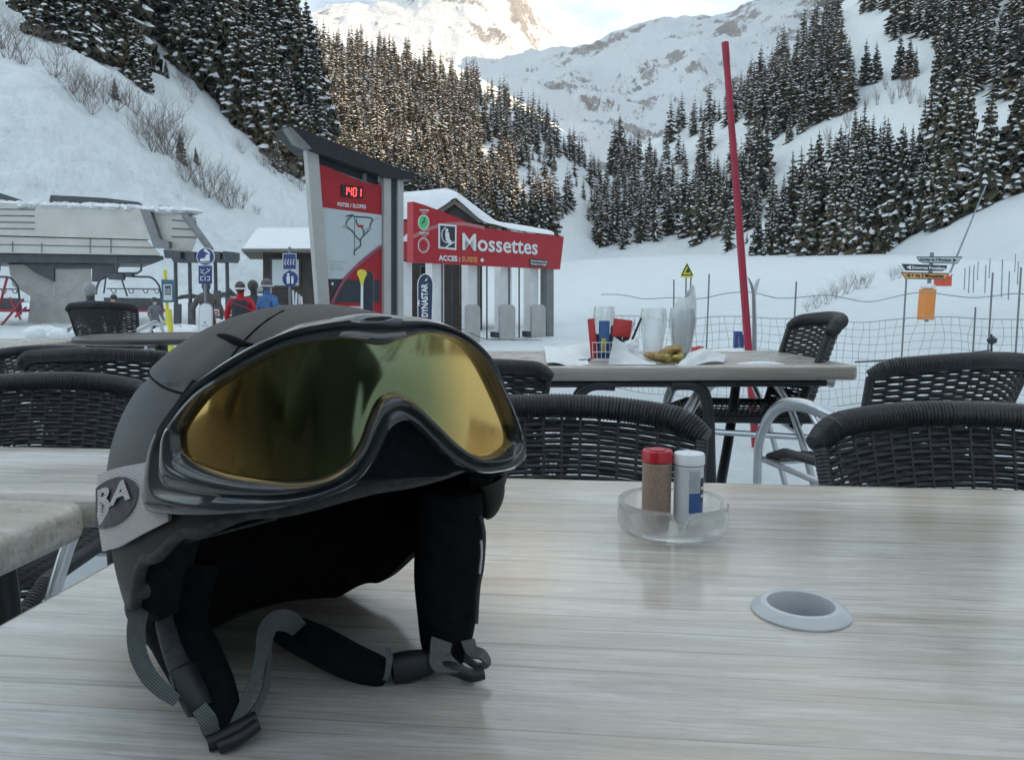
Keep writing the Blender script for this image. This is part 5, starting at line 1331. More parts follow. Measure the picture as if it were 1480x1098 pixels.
# skis and board leaning in front of the map board
d = 8.2
y1_ = thing('skis', 'pair of yellow tipped skis leaning on the map board', 'skis', base_of(521, d))
m_ = MB(); slab(m_, [(517, 391), (522, 389), (528, 391), (530, 396), (526, 404), (524.5, 412), (521.5, 412), (519, 402), (516, 396)], d, .02); m_.build('tip', M['yellow'], y1_, False)
m_ = MB(); slab(m_, [(521.5, 410), (524.5, 410), (524, 560), (520.5, 560)], d + .002, .02); m_.build('ski_body', M['whitesign'], y1_, False)
m_ = MB(); slab(m_, board_shape(530, 392, 560, 15, 2.2), d + .25, .015); o = m_.build('snowboard', M['anth'], None, False); recenter(o, base_of(530, d + .25)); tag(o, 'dark snowboard standing beside the yellow tipped skis at the map board', 'snowboard')
bx = MB(); c0 = P(507.5, 455, 8.6); bx.rbox((c0.x, 8.75, .45), (.155, .3, .86), .02); o = bx.build('info_box', M['mapwhite']); recenter(o, (c0.x, 8.75, 0)); tag(o, 'small pale grey box standing below the map board', 'box')
# --- lift gate with big red sign
A0 = P(597.3, 379, 22.0); A1 = P(810, 389.4, 27.4)
frM = frame(A0, Vector((A1.x - A0.x, A1.y - A0.y, 0)))
if frM[3].y > 0: frM = (frM[0], frM[1], frM[2], -frM[3])
gate = thing('lift_gate', 'row of pale lift access gates under a big red name sign', 'lift gate', base_of(700, 25))
def PM(mb, pts, lift, th=.05): plane_poly(mb, pts, frM, lift, th)
sign_o = [(597.3, 291.4), (614, 296.5), (631.5, 303), (650, 310), (668, 318), (681, 324), (693, 328), (715, 331.5), (752, 336), (784, 339), (815, 342.2), (809.5, 389.4), (597.3, 379)]
m_ = MB(); PM(m_, sign_o, 0, .25); sg = m_.build('red_sign', M['redsign'], gate, False)
m_ = MB(); pline(m_, [(597.5, 342), (620, 331), (645, 324.5), (672, 324), (700, 329.5)], frM, .006, .10); m_.build('stripe', simple('pale_red_stripe', (.45, .18, .18), .4), sg, False)
m_ = MB(); PM(m_, [(633.2, 323), (659.4, 325.5), (659, 361.5), (633.2, 359)], .015, .01); m_.build('icon_frame', M['whitesign'], sg, False)
m_ = MB(); PM(m_, [(635.6, 326), (657, 328), (656.8, 358.6), (635.6, 356.6)], .02, .006); m_.build('icon_panel', M['anth'], sg, False)
m_ = MB(); PM(m_, [(645 + 2.1 * math.cos(t), 333 + 2.7 * math.sin(t)) for t in [2 * PI * k / 14 for k in range(14)]], .026, .004); PM(m_, [(642.5, 336), (648, 336), (649, 345), (652, 349), (651.5, 352.5), (648, 352.5), (643.5, 347)], .026, .004)
pline(m_, [(642, 359), (649, 353.5), (656, 349.5)], frM, .026, .045); pline(m_, [(643.5, 328.5), (638.5, 334), (637.8, 342), (641, 349), (646, 351)], frM, .026, .03); m_.build('skier_symbol', M['whitesign'], sg, False)
m_ = MB(); fit_text(m_, 'Mossettes', frM, (667.5, 350.5), (776.5, 358.5), 25, .02, .018); m_.build('lettering', M['whitesign'], sg, False)
m_ = MB(); fit_text(m_, 'ACCES :', frM, (633.2, 373), (664.5, 374.6), 7.6, .02, .04); m_.build('lettering', M['whitesign'], sg, False)
m_ = MB(); fit_text(m_, '+', frM, (693.5, 376.3), (699, 376.6), 7, .02, .08); m_.build('plus_mark', M['whitesign'], sg, False)
m_ = MB(); fit_text(m_, 'SUISSE', frM, (667, 374.8), (689.5, 376), 7.6, .02, .02); m_.build('lettering', M['orangesign'], sg, False)
m_ = MB(); PM(m_, [(765, 374), (790.8, 376), (790.6, 385.4), (765, 384.6)], .02, .01); m_.build('notice_plate', M['anth'], sg, False)
m_ = MB(); fit_text(m_, 'Descente interdite en luge', frM, (766, 376.8), (790, 378.6), 2.6, .032, .03); fit_text(m_, 'Passage sur badge', frM, (766, 381), (788.5, 382.6), 2.6, .032, .03); m_.build('notice_text', M['whitesign'], sg, False)
for cy, mt in ((321.5, 'green'), (354.5, 'redsign')):
    el = lambda rx, ry: [(612 + rx * math.cos(t), cy + ry * math.sin(t)) for t in [2 * PI * k / 24 for k in range(24)]]
    m_ = MB(); PM(m_, el(8.2, 11.2), .012, .01); m_.build('clock_rim', M['whitesign'], sg, False)
    m_ = MB(); PM(m_, el(7.2, 9.9), .018, .01); m_.build('clock_face', M[mt], sg, False)
    m_ = MB()
    for k in range(12):
        t = 2 * PI * k / 12; PM(m_, [(612 + (6 + .9 * math.cos(u)) * math.cos(t) + .6 * math.cos(u), cy + 8.2 * math.sin(t) + .9 * math.sin(u)) for u in [0, 1.57, 3.14, 4.71]], .024, .003)
    m_.build('clock_marks', M['whitesign'], sg, False)
    m_ = MB(); pline(m_, [(612, cy), (612.6, cy - 6.5)], frM, .026, .035, False); pline(m_, [(612, cy), (608.6, cy + .4)], frM, .026, .035, False); m_.build('clock_hands', M['anth'] if mt == 'green' else M['redink'], sg, False)
    m_ = MB(); fit_text(m_, 'OUVERTURE' if mt == 'green' else 'FERMETURE', frM, (605.5, cy - 17.6), (619, cy - 17), 3.0, .02, .03); fit_text(m_, 'OPENING' if mt == 'green' else 'CLOSING', frM, (608, cy - 13.8), (616.5, cy - 13.4), 1.9, .02, .01); m_.build('clock_caption', M['whitesign'], sg, False)
def colm(x0, x1, yb, mat, back=0.3, yt=None):
    m_ = MB(); PM(m_, [(x0, yt or 376), (x1, yt or 376), (x1, yb), (x0, yb)], -back, .28); return m_.build('post', mat, gate, False)
for x0, x1, yb, mt, bk2 in ((593, 606, 512, 'gatewhite', .3), (635, 648, 510, 'gatewhite', .3), (650, 662.5, 508, 'gatewhite', .6), (687, 699, 504, 'gatewhite', .3), (701, 713, 503, 'gatewhite', .6), (734, 744.5, 501, 'gatewhite', .3), (746, 759.5, 500, 'gatewhite', .6), (776, 788, 498, 'gatewhite', .3), (792, 802, 497, 'midsteel', .05)):
    colm(x0, x1, yb, M[mt], bk2, 378 + (x0 - 600) * .05)
for x in (649, 662.8, 701, 713.5, 745.5, 760): 
    m_ = MB(); PM(m_, [(x - .7, 382), (x + .5, 382), (x + .5, 500), (x - .7, 500)], -.27, .03); m_.build('post_joint', M['darksteel'], gate, False)
for x0, x1, yt, yb in ((662, 682, 440, 505), (711, 733, 440, 500), (757, 777, 440, 499)):
    pts = [(x0, yb), (x0, yt + 3), (x0 + 3, yt)] + [(x1 - 7 + 7 * math.sin(R(15 * k)), yt + 7 - 7 * math.cos(R(15 * k)) - .0) for k in range(7)] + [(x1, yb)]
    m_ = MB(); PM(m_, pts, .35, .08); m_.build('gate_panel', M['postgrey'], gate, False)
    m_ = MB(); PM(m_, [(x0 - 6, yb - 21), (x0, yb - 20), (x0, yb - 12), (x0 - 6, yb - 13)], .30, .2); m_.build('card_reader', M['anth'], gate, False)
m_ = MB(); m_.tube([P(662, 473, 24), P(700, 490, 22.5), P(800, 492, 25)], .012, 5); m_.build('cable', M['darksteel'], gate)
m_ = MB(); pp = [P(596, 372, 22.5), P(580, 372, 21.5)]; slab(m_, [(580, 318), (597, 324), (597, 378), (580, 374)], 22.3, .2); m_.build('side_sign', M['redsign'], gate, False)
m_ = MB(); slab(m_, [(580, 347), (588, 337.5), (596, 346), (596, 349), (580, 349)], 22.2, .02); m_.build('side_sign_symbol', M['whitesign'], gate, False)
# tall promotional board (ski shape)
d = 20.0
dy = thing('ski_banner', 'dark blue ski shaped banner with white lettering in front of the lift gates', 'banner', base_of(614, d))
ep = [(614.8 + 11 * math.cos(t), 412 - 16 * math.sin(t)) for t in [PI * k / 14 for k in range(15)]]
m_ = MB(); slab(m_, ep + [(604.5, 500), (623, 500)], d, .03); m_.build('face', simple('navy_banner', (.02, .03, .075), .4, 0, .4, 2), dy, False)
m_ = MB(); m_.tube([P(x, y, d) for x, y in [(604.2, 500)] + ep[::-1] + [(623.3, 500)]], .012, 5); m_.build('edge', M['whitesign'], dy)
frD = frame(P(604, 500, d - .012), (1, 0, 0)); frD = (frD[0], frD[1], frD[2], Vector((0, -1, 0)))
m_ = MB(); vs, fs = text2d('DYNASTAR', 1, .03, 'LEFT'); k = .76 / (max(v[0] for v in vs))
o = P(614.5, 458.5, d - .02); m_.add([o + Vector((-(y) * k * 1.5, 0, x * k * 1.13)) for x, y in vs], fs); m_.build('lettering', M['whitesign'], dy, False)
m_ = MB(); slab(m_, [(613.5, 406), (618, 401), (616.5, 406)], d - .015, .01); slab(m_, [(602.8, 437), (606.5, 433), (606, 443)], d - .015, .01); m_.build('emblem', M['whitesign'], dy, False)
# --- hut with thick snow roof behind the gates
d = 31.0
h2 = thing('chalet', 'dark timber chalet under a thick rounded snow roof behind the red name sign', 'chalet', base_of(650, d + 3))
m_ = MB(); slab(m_, [(583, 318), (697, 320), (697, 476), (583, 476)], d, 6); m_.build('wall', M['darkwood'], h2, False)
g = MB(); slab(g, [(656.5, 290), (695, 321), (622, 321)], d - .3, .3); g.build('gable', M['darkwood'], h2, False)
g = MB(); slab(g, [(656.5, 287.5), (699, 320), (692, 321), (656.5, 295), (622, 318), (616, 313)], d - .55, .3); g.build('roof', M['timberfascia'], h2, False)
m_ = MB()
prf = [(572, 300), (578, 280), (592, 277), (615.5, 275), (643, 272.5), (657, 276), (668, 283), (697.5, 305), (718, 319), (740, 323), (770, 328), (795, 333), (801, 337)]
low = [(572, 318), (578, 318), (592, 316), (615.5, 312), (643, 296), (657, 286.5), (668, 294), (697.5, 319), (718, 325), (740, 331), (770, 336), (795, 339), (801, 339.5)]
rings = []
for k in range(9):
    v = k / 8
    ring = []
    for (x, yt), (x2, yb) in zip(prf, low):
        if v <= .45: y = lerp(yb, yt, math.sin(v / .45 * PI / 2)); dd = d - .7 + .9 * (1 - math.cos(v / .45 * PI / 2))
        else: y = yt + (v - .45) * 3; dd = d + .2 + (v - .45) * 10
        ring.append(P(x, y, dd))
    rings.append(cat_rom(ring, 4))
m_.loft(rings, False); m_.build('roof_snow', M['snow_soft'], h2)
for x0, x1, y0, y1 in ((607, 623, 384, 425), (624, 634, 384, 425), (664, 687, 384, 440)):
    m_ = MB(); slab(m_, [(x0, y0), (x1, y0), (x1, y1), (x0, y1)], d - .1, .12); w_ = m_.build('window', M['timberfascia'], h2, False)
    m_ = MB(); slab(m_, [(x0 + 1.4, y0 + 1.4), (x1 - 1.4, y0 + 1.4), (x1 - 1.4, y1 - 1.4), (x0 + 1.4, y1 - 1.4)], d - .14, .03); m_.build('pane', M['windowglass'], w_, False)
# --- people
def person_mesh(sk, jacket, trousers, name='person'):
    """sk: list of (name, (x,y,z), radius, parent)"""
    idx = {s_[0]: i for i, s_ in enumerate(sk)}
    me = bpy.data.meshes.new(name); me.from_pydata([s_[1] for s_ in sk], [(idx[s_[3]], i) for i, s_ in enumerate(sk) if s_[3]], [])
    o = bpy.data.objects.new(name, me); COL.objects.link(o)
    sm = o.modifiers.new('s', 'SKIN'); sub = o.modifiers.new('u', 'SUBSURF'); sub.levels = 2; sub.render_levels = 2
    for i, s_ in enumerate(sk): me.skin_vertices[0].data[i].radius = (s_[2], s_[2] * (s_[4] if len(s_) > 4 else 1))
    me.skin_vertices[0].data[0].use_root = True
    dg = bpy.context.evaluated_depsgraph_get(); dg.update(); m2 = bpy.data.meshes.new_from_object(o.evaluated_get(dg)); bpy.data.objects.remove(o)
    m2.name = name; m2.materials.clear()
    for m in (jacket, trousers, M['skin'], M['boot']): m2.materials.append(m)
    for p in m2.polygons:
        z = p.center.z; p.material_index = 3 if z < .26 else (1 if z < .88 and abs(p.center.x) < .24 else (2 if z > 1.52 and p.center.y < -.02 else 0)); p.use_smooth = True
    return m2
M['skin'] = simple('skin', (.55, .36, .28), .5, 0, .06); M['boot'] = simple('ski_boot', (.10, .10, .11), .4)
def skel(hd=0, ad=0):
    return [('hip', (0, 0, .95), .155, None, .75), ('sp', (0, .01, 1.12), .15, 'hip', .75), ('ch', (0, .0, 1.32), .165, 'sp', .75), ('nk', (0, 0, 1.47), .062, 'ch'), ('hd0', (0, -.01 + hd, 1.56), .078, 'nk', 1.15), ('hd1', (0, -.01 + hd, 1.68), .085, 'hd0', 1.15), ('hd2', (0, hd, 1.745), .055, 'hd1'),
            ('sl', (-.19, 0, 1.40), .085, 'ch'), ('el', (-.27 - ad, .03, 1.14), .058, 'sl'), ('wl', (-.27 - ad, -.13, .95), .048, 'el'), ('hl', (-.26 - ad, -.19, .90), .042, 'wl'),
            ('sr', (.19, 0, 1.40), .085, 'ch'), ('er', (.27 + ad, .03, 1.14), .058, 'sr'), ('wr', (.27 + ad, -.13, .95), .048, 'er'), ('hr', (.26 + ad, -.19, .90), .042, 'wr'),
            ('tl', (-.10, 0, .84), .115, 'hip'), ('kl', (-.13, -.03, .50), .08, 'tl'), ('al', (-.14, .02, .13), .065, 'kl'), ('fl', (-.15, -.13, .05), .05, 'al'),
            ('tr', (.10, 0, .84), .115, 'hip'), ('kr', (.13, -.03, .50), .08, 'tr'), ('ar', (.14, .02, .13), .065, 'kr'), ('fr', (.15, -.13, .05), .05, 'ar')]
def person(px, d, toppy, rz, label, jc, tc, hat='helmet', hatc=(.03, .03, .035), pack=None, band=None, gog=None, ad=0.):
    b0 = base_of(px, d); H = P(px, toppy, d).z - b0.z; s_ = H / 1.79
    t = thing('person', label, 'person', b0, rz); t.scale = (s_,) * 3
    me = person_mesh(skel(0, ad), simple('jacket_' + str(px), jc, .7, 0, .35, 14, .8, .02), simple('trousers_' + str(px), tc, .75, 0, .15, 8))
    bo = bpy.data.objects.new('body', me); COL.objects.link(bo); bo.parent = t
    hm = simple('hat_' + str(px), hatc, .4, 0, .1)
    m_ = MB(); m_.sphere((0, .02, 1.69), 1, 20, 12, (.105, .128, .125)); m_.build('hat', hm, t, world=False)
    if band: m_ = MB(); m_.tube([(.118 * math.cos(a), .02 + .14 * math.sin(a), 1.66) for a in [2 * PI * k / 20 for k in range(20)]], .018, 6, closed=True); m_.build('headband', simple('hb_' + str(px), band, .6), t, world=False)
    if gog: m_ = MB(); m_.grid(lambda u, v: Vector((.12 * math.sin(R(lerp(-62, 62, u))), .015 - .142 * math.cos(R(lerp(-62, 62, u))), lerp(1.60, 1.67, v))), 12, 3); m_.build('goggles', simple('gg_' + str(px), gog, .2), t, world=False)
    if pack: m_ = MB(); m_.rbox((0, .20, 1.20), (.30, .18, .46), .06, axis=2); m_.build('backpack', simple('pk_' + str(px), pack, .7, 0, .1), t, world=False)
person(350, 15.5, 408, R(190), 'person in a bright red jacket with a black backpack walking to the lift', (.50, .015, .03), (.30, .02, .03), 'hat', (.05, .04, .04), (.03, .03, .04), (.7, .7, .7), ad=.02)
person(369, 16.5, 406, R(165), 'person in a dark grey green jacket between the red and the blue jackets', (.045, .052, .05), (.03, .03, .035), 'hat', (.05, .05, .05))
person(389, 16.0, 404, R(150), 'person in a blue jacket and dark trousers, rightmost of the three walking together', (.06, .16, .38), (.03, .03, .04), 'hat', (.10, .09, .09), None, (.5, .5, .5))
person(301, 18.5, 407, R(200), 'person in a brown grey jacket standing behind the blue boot sign', (.10, .085, .085), (.10, .03, .04), 'hat', (.05, .05, .06), ad=.05)
person(134, 12.6, 410, R(200), 'person with a grey beanie and yellow goggles behind the lone wicker chair', (.06, .06, .065), (.04, .04, .04), 'hat', (.26, .26, .27), None, None, (.55, .45, .03))
person(226, 24.0, 430, R(60), 'small person in a grey jacket at the red seated lift chair', (.18, .18, .20), (.06, .01, .02), 'hat', (.05, .05, .06))
person(167, 22.0, 426, R(0), 'person in black partly hidden behind the lone wicker chair at the loading area', (.03, .03, .035), (.03, .03, .03), 'hat', (.03, .03, .03))
# barrier banner
bn = thing('barrier', 'low white banner with red oval marks on a frame by the lift line', 'barrier', base_of(322, 20))
m_ = MB(); slab(m_, [(306, 447), (343, 448), (343, 456.5), (306, 456)], 20, .02); m_.build('banner', M['whitesign'], bn, False)
m_ = MB()
for x in (312, 321, 330, 338): m_.tube([P(x + 3.2 * math.cos(a), 452 + 2.6 * math.sin(a), 19.97) for a in [2 * PI * k / 14 for k in range(14)]], .016, 4, closed=True)
m_.build('print', M['redink'], bn)
m_ = MB(); pt(m_, [(307, 447), (307, 472)], 20.05, .02); pt(m_, [(342, 448), (342, 472)], 20.05, .02); m_.build('frame', M['midsteel'], bn)
m_ = MB(); m_.tube([P(335, 437, 15.2), P(365, 448, 15), P(400, 455, 14.8)], .008, 5); 
o = m_.build('rope', M['dkred']); recenter(o, P(335, 437, 15.2)); tag(o, 'thin red rope strung past the person in the red jacket', 'rope')
# ski rack by hut
rk = thing('ski_rack', 'rack with a few pale skis in front of the ticket hut', 'ski rack', base_of(425, 20))
for i, (x, dx) in enumerate(((422, 3), (427, -2), (431, 1), (434, 4))):
    m_ = MB(); slab(m_, [(x, 420 + 3 * i), (x + 2.4, 419 + 3 * i), (x + 2.4 + dx, 482), (x + dx, 482)], 20 + .1 * i, .03); m_.build('ski', M['whitesign'] if i % 2 else M['greyplastic'], rk, False)
m_ = MB(); slab(m_, [(402, 441), (440, 441), (440, 443), (402, 443)], 20.4, .05); m_.build('rail', M['midsteel'], rk, False)
# --- red pole with skis
a = G(1093, 646, 0); rp_ = thing('marker_pole', 'tall leaning crimson pole rising behind the far table', 'pole', (a.x, a.y, 0))
m_ = MB(); top = P(1048, 62, 5.35); pth = [a - Vector((0, 0, .03)), a.lerp(top, .5), a.lerp(top, .96)]; m_.tube(pth, [.026, .0245, .021], 14); m_.build('shaft', M['poleRed'], rp_)
m_ = MB(); m_.tube([a.lerp(top, .955), top], .0235, 14); m_.build('sleeve', M['poleRed'], rp_)
m_ = MB(); k = a.lerp(top, .07); m_.tube([a.lerp(top, .055), k], .029, 12); m_.build('collar', M['darksteel'], rp_)
sk_ = thing('skis', 'pair of grey skis planted upright against the crimson pole', 'skis', (G(1090, 610, 0).x, 5.75, 0))
for s_, tip in ((-1, [(1087.5, 425), (1085, 412), (1081.5, 402), (1080.5, 400), (1083.5, 403), (1088, 411), (1091, 425)]), (1, [(1088.5, 425), (1090.5, 413), (1095, 403.5), (1099, 402), (1097.5, 407), (1095, 416), (1092.5, 428)])):
    m_ = MB(); slab(m_, tip + [(tip[-1][0] + 1.5, 470), (1094 + s_ * 1.5, 590), (1088 + s_ * 1.5, 590), (tip[0][0] + .5, 470)], 5.75 + .03 * s_, .012); m_.build('ski', M['greyplastic'] if s_ > 0 else M['midsteel'], sk_, False)
m_ = MB(); slab(m_, [(1063, 479), (1072, 479), (1076, 488), (1075, 503), (1071, 503), (1070, 487), (1067, 487), (1068, 503), (1062, 503)], 5.7, .05); m_.build('binding', M['bluesign'], sk_, False)
m_ = MB(); m_.tube([P(1094, 628, 5.1), P(1095, 650, 4.9)], .004, 5); lump(m_, P(1093, 662, 4.85), (.018, .01, .028), 3, 10, 6, .1); o = m_.build('red_tag', M['redplastic']); recenter(o, P(1094, 640, 5)); tag(o, 'small red tag dangling low beside the foot of the crimson pole', 'tag')
# --- safety net fence
fn = thing('net_fence', 'grey safety net fence strung on thin poles across the edge of the terrace', 'fence', (4, 7.0, 0))
line = [(868, 8.3), (950, 7.7), (1022, 7.2), (1146, 6.9), (1300, 6.95), (1410, 6.8), (1500, 6.6), (1640, 6.4)]
path = cat_rom([Vector(((x - 740) / FOC * dd, dd, 0)) for x, dd in line], 30)
ln_ = [0]
for a_, b_ in zip(path, path[1:]): ln_.append(ln_[-1] + (b_ - a_).length)
def fpt(s_, h):
    import bisect
    i = min(max(bisect.bisect(ln_, s_) - 1, 0), len(path) - 2); t = (s_ - ln_[i]) / (ln_[i + 1] - ln_[i]); p = path[i].lerp(path[i + 1], t)
    sag = .05 * abs(math.sin(s_ * 1.75)) ; bul = .04 * math.sin(s_ * 2.3 + h * 3) + .02 * math.sin(s_ * 9 + h * 7)
    return p + Vector((.01 * math.sin(s_ * 13 + h * 9), bul, .02 + h * (.80 - sag) + .012 * math.sin(s_ * 7 + h * 4)))
T = ln_[-1]; net = MB(); nh = 11; ns = int(T / .075)
for j in range(nh + 1): net.tube([fpt(T * i / ns, j / nh) for i in range(ns + 1)], .0042 if j in (0, nh) else .0022, 3, False)
for i in range(ns + 1): net.tube([fpt(T * i / ns + .01 * math.sin(i * 3 + j), j / nh) for j in range(nh + 1)], .0022, 3, False)
net.build('netting', M['netgrey'], fn)
rp2 = MB(); rp2.tube([fpt(T * i / 80, 1.0) + Vector((0, .02, .20 + .02 * math.sin(i * .5))) for i in range(81)], .004, 4, False); rp2.build('top_rope', M['netgrey'], fn)
for px, dd, yt, lean in ((974, 7.6, 404, 4), (1025, 7.15, 396, -3), (1151, 6.9, 407, -4), (1310, 6.95, 402, -2), (1410, 6.8, 444, 1), (1435, 6.75, 394, 1), (1476, 6.6, 386, 1), (1571, 6.4, 395, 1)):
    tp_ = P(px, yt, dd); m_ = MB(); m_.tube([Vector((tp_.x + lean * .004, dd, -.02)), tp_], .0075, 6); m_.build('pole', M['midsteel'], fn)
m_ = MB(); m_.tube([P(1433, 510, 4.6), P(1433, 483, 4.6)], .006, 6); lump(m_, P(1434, 492, 4.6), (.03, .02, .02), 3, 10, 6, .4); m_.tube([P(1236, 523, 4.4), P(1330, 519, 4.5), P(1433, 506, 4.6)], .005, 5); o = m_.build('rope', M['anth']); recenter(o, P(1433, 510, 4.6)); tag(o, 'dark rope knotted on a short stick just above the right wicker chairs', 'rope')
# slope poles
spx = [(1395, 387, 408, 30), (1401.5, 385, 412, 29), (1408, 383, 411, 29), (1414, 378, 395, 34), (1425, 383, 412, 28), (1431, 374, 392, 33), (1449, 375, 417, 27), (1468, 367, 384, 36), (1459, 392, 420, 25), (1472, 378, 400, 30)]
for i, (x, y0, y1, dd) in enumerate(spx):
    b_ = P(x - .8, y1, dd); m_ = MB(); m_.tube([b_ - Vector((0, 0, .3)), P(x, y0, dd)], .02, 5); o = m_.build('slope_marker', M['netgrey']); recenter(o, b_); tag(o, 'thin grey marker stick in the snow bank behind the signpost', 'marker stick', 'marker sticks on the right snow bank')
m_ = MB(); m_.tube([P(1370, 402, 26), P(1425, 268, 26)], [.035, .018], 6); m_.tube([P(1425, 268, 26), P(1421, 281, 26)], .02, 5); o = m_.build('leaning_mast', M['netgrey']); recenter(o, P(1370, 402, 26)); tag(o, 'long thin mast leaning to the right behind the signpost', 'mast')
# --- signpost
d = 14.0
sp = thing('signpost', 'signpost with three arrow boards above an orange padded post', 'signpost', P(1339, 462, d))
m_ = MB(); pt(m_, [(1347, 365), (1345.5, 385), (1342.5, 412), (1339, 465)], d, .035, 8); m_.build('post', M['midsteel'], sp)
m_ = MB(); c0 = [(1331, 417), (1351, 417), (1347.3, 462), (1327.6, 461)]
rings = []
for y_, x0_, x1_ in ((462, 1327.6, 1347.3), (440, 1329.2, 1349), (418, 1331, 1351)):
    A = P(x0_, y_, d); B = P(x1_, y_, d); c_ = (A + B) / 2; hw = (B - A).length / 2
    rings.append([c_ + Vector((hw * math.copysign(abs(math.cos(t)) ** .4, math.cos(t)), hw * .8 * math.copysign(abs(math.sin(t)) ** .4, math.sin(t)), 0)) for t in [2 * PI * k / 24 for k in range(24)]])
m_.loft(rings, True, True); m_.build('padding', M['orange'], sp)
m_ = MB(); lump(m_, P(1341, 414, d), (.13, .11, .06), 4, 16, 8, .12); m_.build('snow_cap', M['snow_soft'], sp)
def arrow(name, pts, mat, d_, txt, a_, b_, hpx, tm, arrowpts, rim=None):
    m_ = MB(); slab(m_, pts, d_, .02); o = m_.build(name, mat, sp, False)
    f = (P(pts[0][0], pts[0][1], d_ - .004), Vector((1, 0, 0)), Vector((0, 0, 1)), Vector((0, -1, 0)))
    m_ = MB(); fit_text(m_, txt, f, a_, b_, hpx, .006, .03); plane_poly(m_, arrowpts, f, .008, .004); m_.build('lettering', tm, o, False)
    if rim:
        m_ = MB(); L2 = [P(x, y, d_ - .005) for x, y in pts]; m_.tube(L2, .007, 4, closed=True); m_.build('edge', rim, o)
arrow('arrow_board', [(1325, 371.3), (1390.6, 371.3), (1383.5, 380.8), (1335, 379.8), (1328, 377)], M['mapwhite'], d - .06, 'Avoriaz via 4 Brochaux', (1329, 375), (1375, 376), 4.6, M['anth'], [(1377.5, 373.5), (1383, 376.2), (1377.5, 379)], M['anth'])
arrow('arrow_board', [(1303.7, 381.7), (1369, 384), (1367, 389), (1362, 391.5), (1309, 390.6)], M['blackpaint'], d - .06, 'Snowcross Frontaliere', (1318, 386.6), (1365.5, 388), 4.8, M['whitesign'], [(1309.5, 386.3), (1316.5, 383.4), (1316.5, 389.6)], M['midsteel'])
arrow('arrow_board', [(1302.6, 393.7), (1372, 395.3), (1366, 403.6), (1308.5, 402.6)], M['orangesign'], d - .06, '+ via 2 Mossettes', (1317, 398), (1364, 399.3), 5.2, M['blackpaint'], [(1309.5, 398), (1315, 395.3), (1315, 400.8)], M['anth'])
m_ = MB(); slab(m_, [(1361, 399), (1376, 396.5), (1375.5, 413.5), (1360.5, 413)], 16.5, .3); o = m_.build('red_box', simple('orange_red_box', (.62, .09, .04), .5), None, False); recenter(o, P(1368, 413, 16.5)); tag(o, 'small orange red box with snow on top behind the orange arrow board', 'box')
m_ = MB(); lump(m_, P(1369, 397.5, 16.6), (.12, .12, .04), 7, 12, 6, .2); sc2 = m_.build('snow_cap', M['snow_soft']); sc2.parent = o; sc2.matrix_parent_inverse = Matrix.Translation(-o.location)
# yellow warning triangle
d = 18.0
wt = thing('warning_sign', 'yellow triangular warning sign on two thin poles above the napkin glass', 'warning sign', base_of(993, d))
m_ = MB(); slab(m_, [(993, 379.5), (1002.3, 398), (1002.3, 401), (983.8, 401), (983.8, 398)], d, .02); m_.build('plate', M['yellow'], wt, False)
m_ = MB()
for a_, b_ in (((993, 382), (985.5, 397.5)), ((993, 382), (1000.5, 397.5)), ((985.5, 397.5), (1000.5, 397.5))): pt(m_, [a_, b_], d - .012, .012, 4)
slab(m_, [(991, 394), (994, 388), (996, 390), (996, 394)], d - .02, .008); m_.build('symbol', M['blackpaint'], wt, False)
m_ = MB(); pt(m_, [(991.5, 401), (991, 440)], d, .02, 5); pt(m_, [(998.5, 401), (997, 440)], d, .02, 5); m_.build('pole', M['midsteel'], wt)
# --- bare shrubs
M['twig'] = simple('bare_twigs', (.20, .17, .15), .9, 0, .35, 3); M['twigred'] = simple('reddish_twigs', (.17, .10, .095), .9, 0, .3, 3)
def shrub_mesh(seed, n=26, spread=.55, mat=None):
    q = random.Random(seed); m_ = MB()
    def br(p, dr, l, r_, dep):
        pts = [p]; k = 4
        for i in range(k):
            dr = (dr + Vector((q.uniform(-.25, .25), q.uniform(-.25, .25), q.uniform(-.10, .22)))).normalized(); p = p + dr * (l / k); pts.append(p)
            if dep < 2 and i > 0:
                for _ in range(2 if dep == 0 else 1):
                    br(p, (dr + Vector((q.uniform(-.8, .8), q.uniform(-.8, .8), q.uniform(-.1, .6)))).normalized(), l * q.uniform(.35, .6), r_ * .55, dep + 1)
        m_.tube(pts, [r_ * (1 - .8 * i / k) for i in range(k + 1)], 3, False)
    for i in range(n):
        a = q.uniform(0, 6.28); s_ = q.uniform(.1, spread); br(Vector((math.cos(a) * .12 * q.random(), math.sin(a) * .12 * q.random(), -.05)), Vector((math.cos(a) * s_ * 1.5, math.sin(a) * s_ * 1.5, 1)).normalized(), q.uniform(.5, 1), .009, 0)
    return to_mesh(m_, 'shrub', mat)
SH = [shrub_mesh(i, 12, .6, M['twig']) for i in range(3)] + [shrub_mesh(9, 14, .4, M['twigred'])]
q = random.Random(77)
def shrub(bvh, px, py, hpx, label, group, k=None, sx=1.):
    hit = bvh.ray_cast(CAM, ray(px, py).normalized())
    if hit[0] is None: return
    h = .82 * hpx * hit[0].y / FOC; o = bpy.data.objects.new('bare_shrub', SH[k if k is not None else q.randrange(3)]); COL.objects.link(o)
    o.location = hit[0]; o.rotation_euler = (0, 0, q.uniform(0, 6)); o.scale = (h * sx, h * sx, h); tag(o, label, 'shrub', group)
SGL = 'bare brown shrub poking out of the snowy left slope'
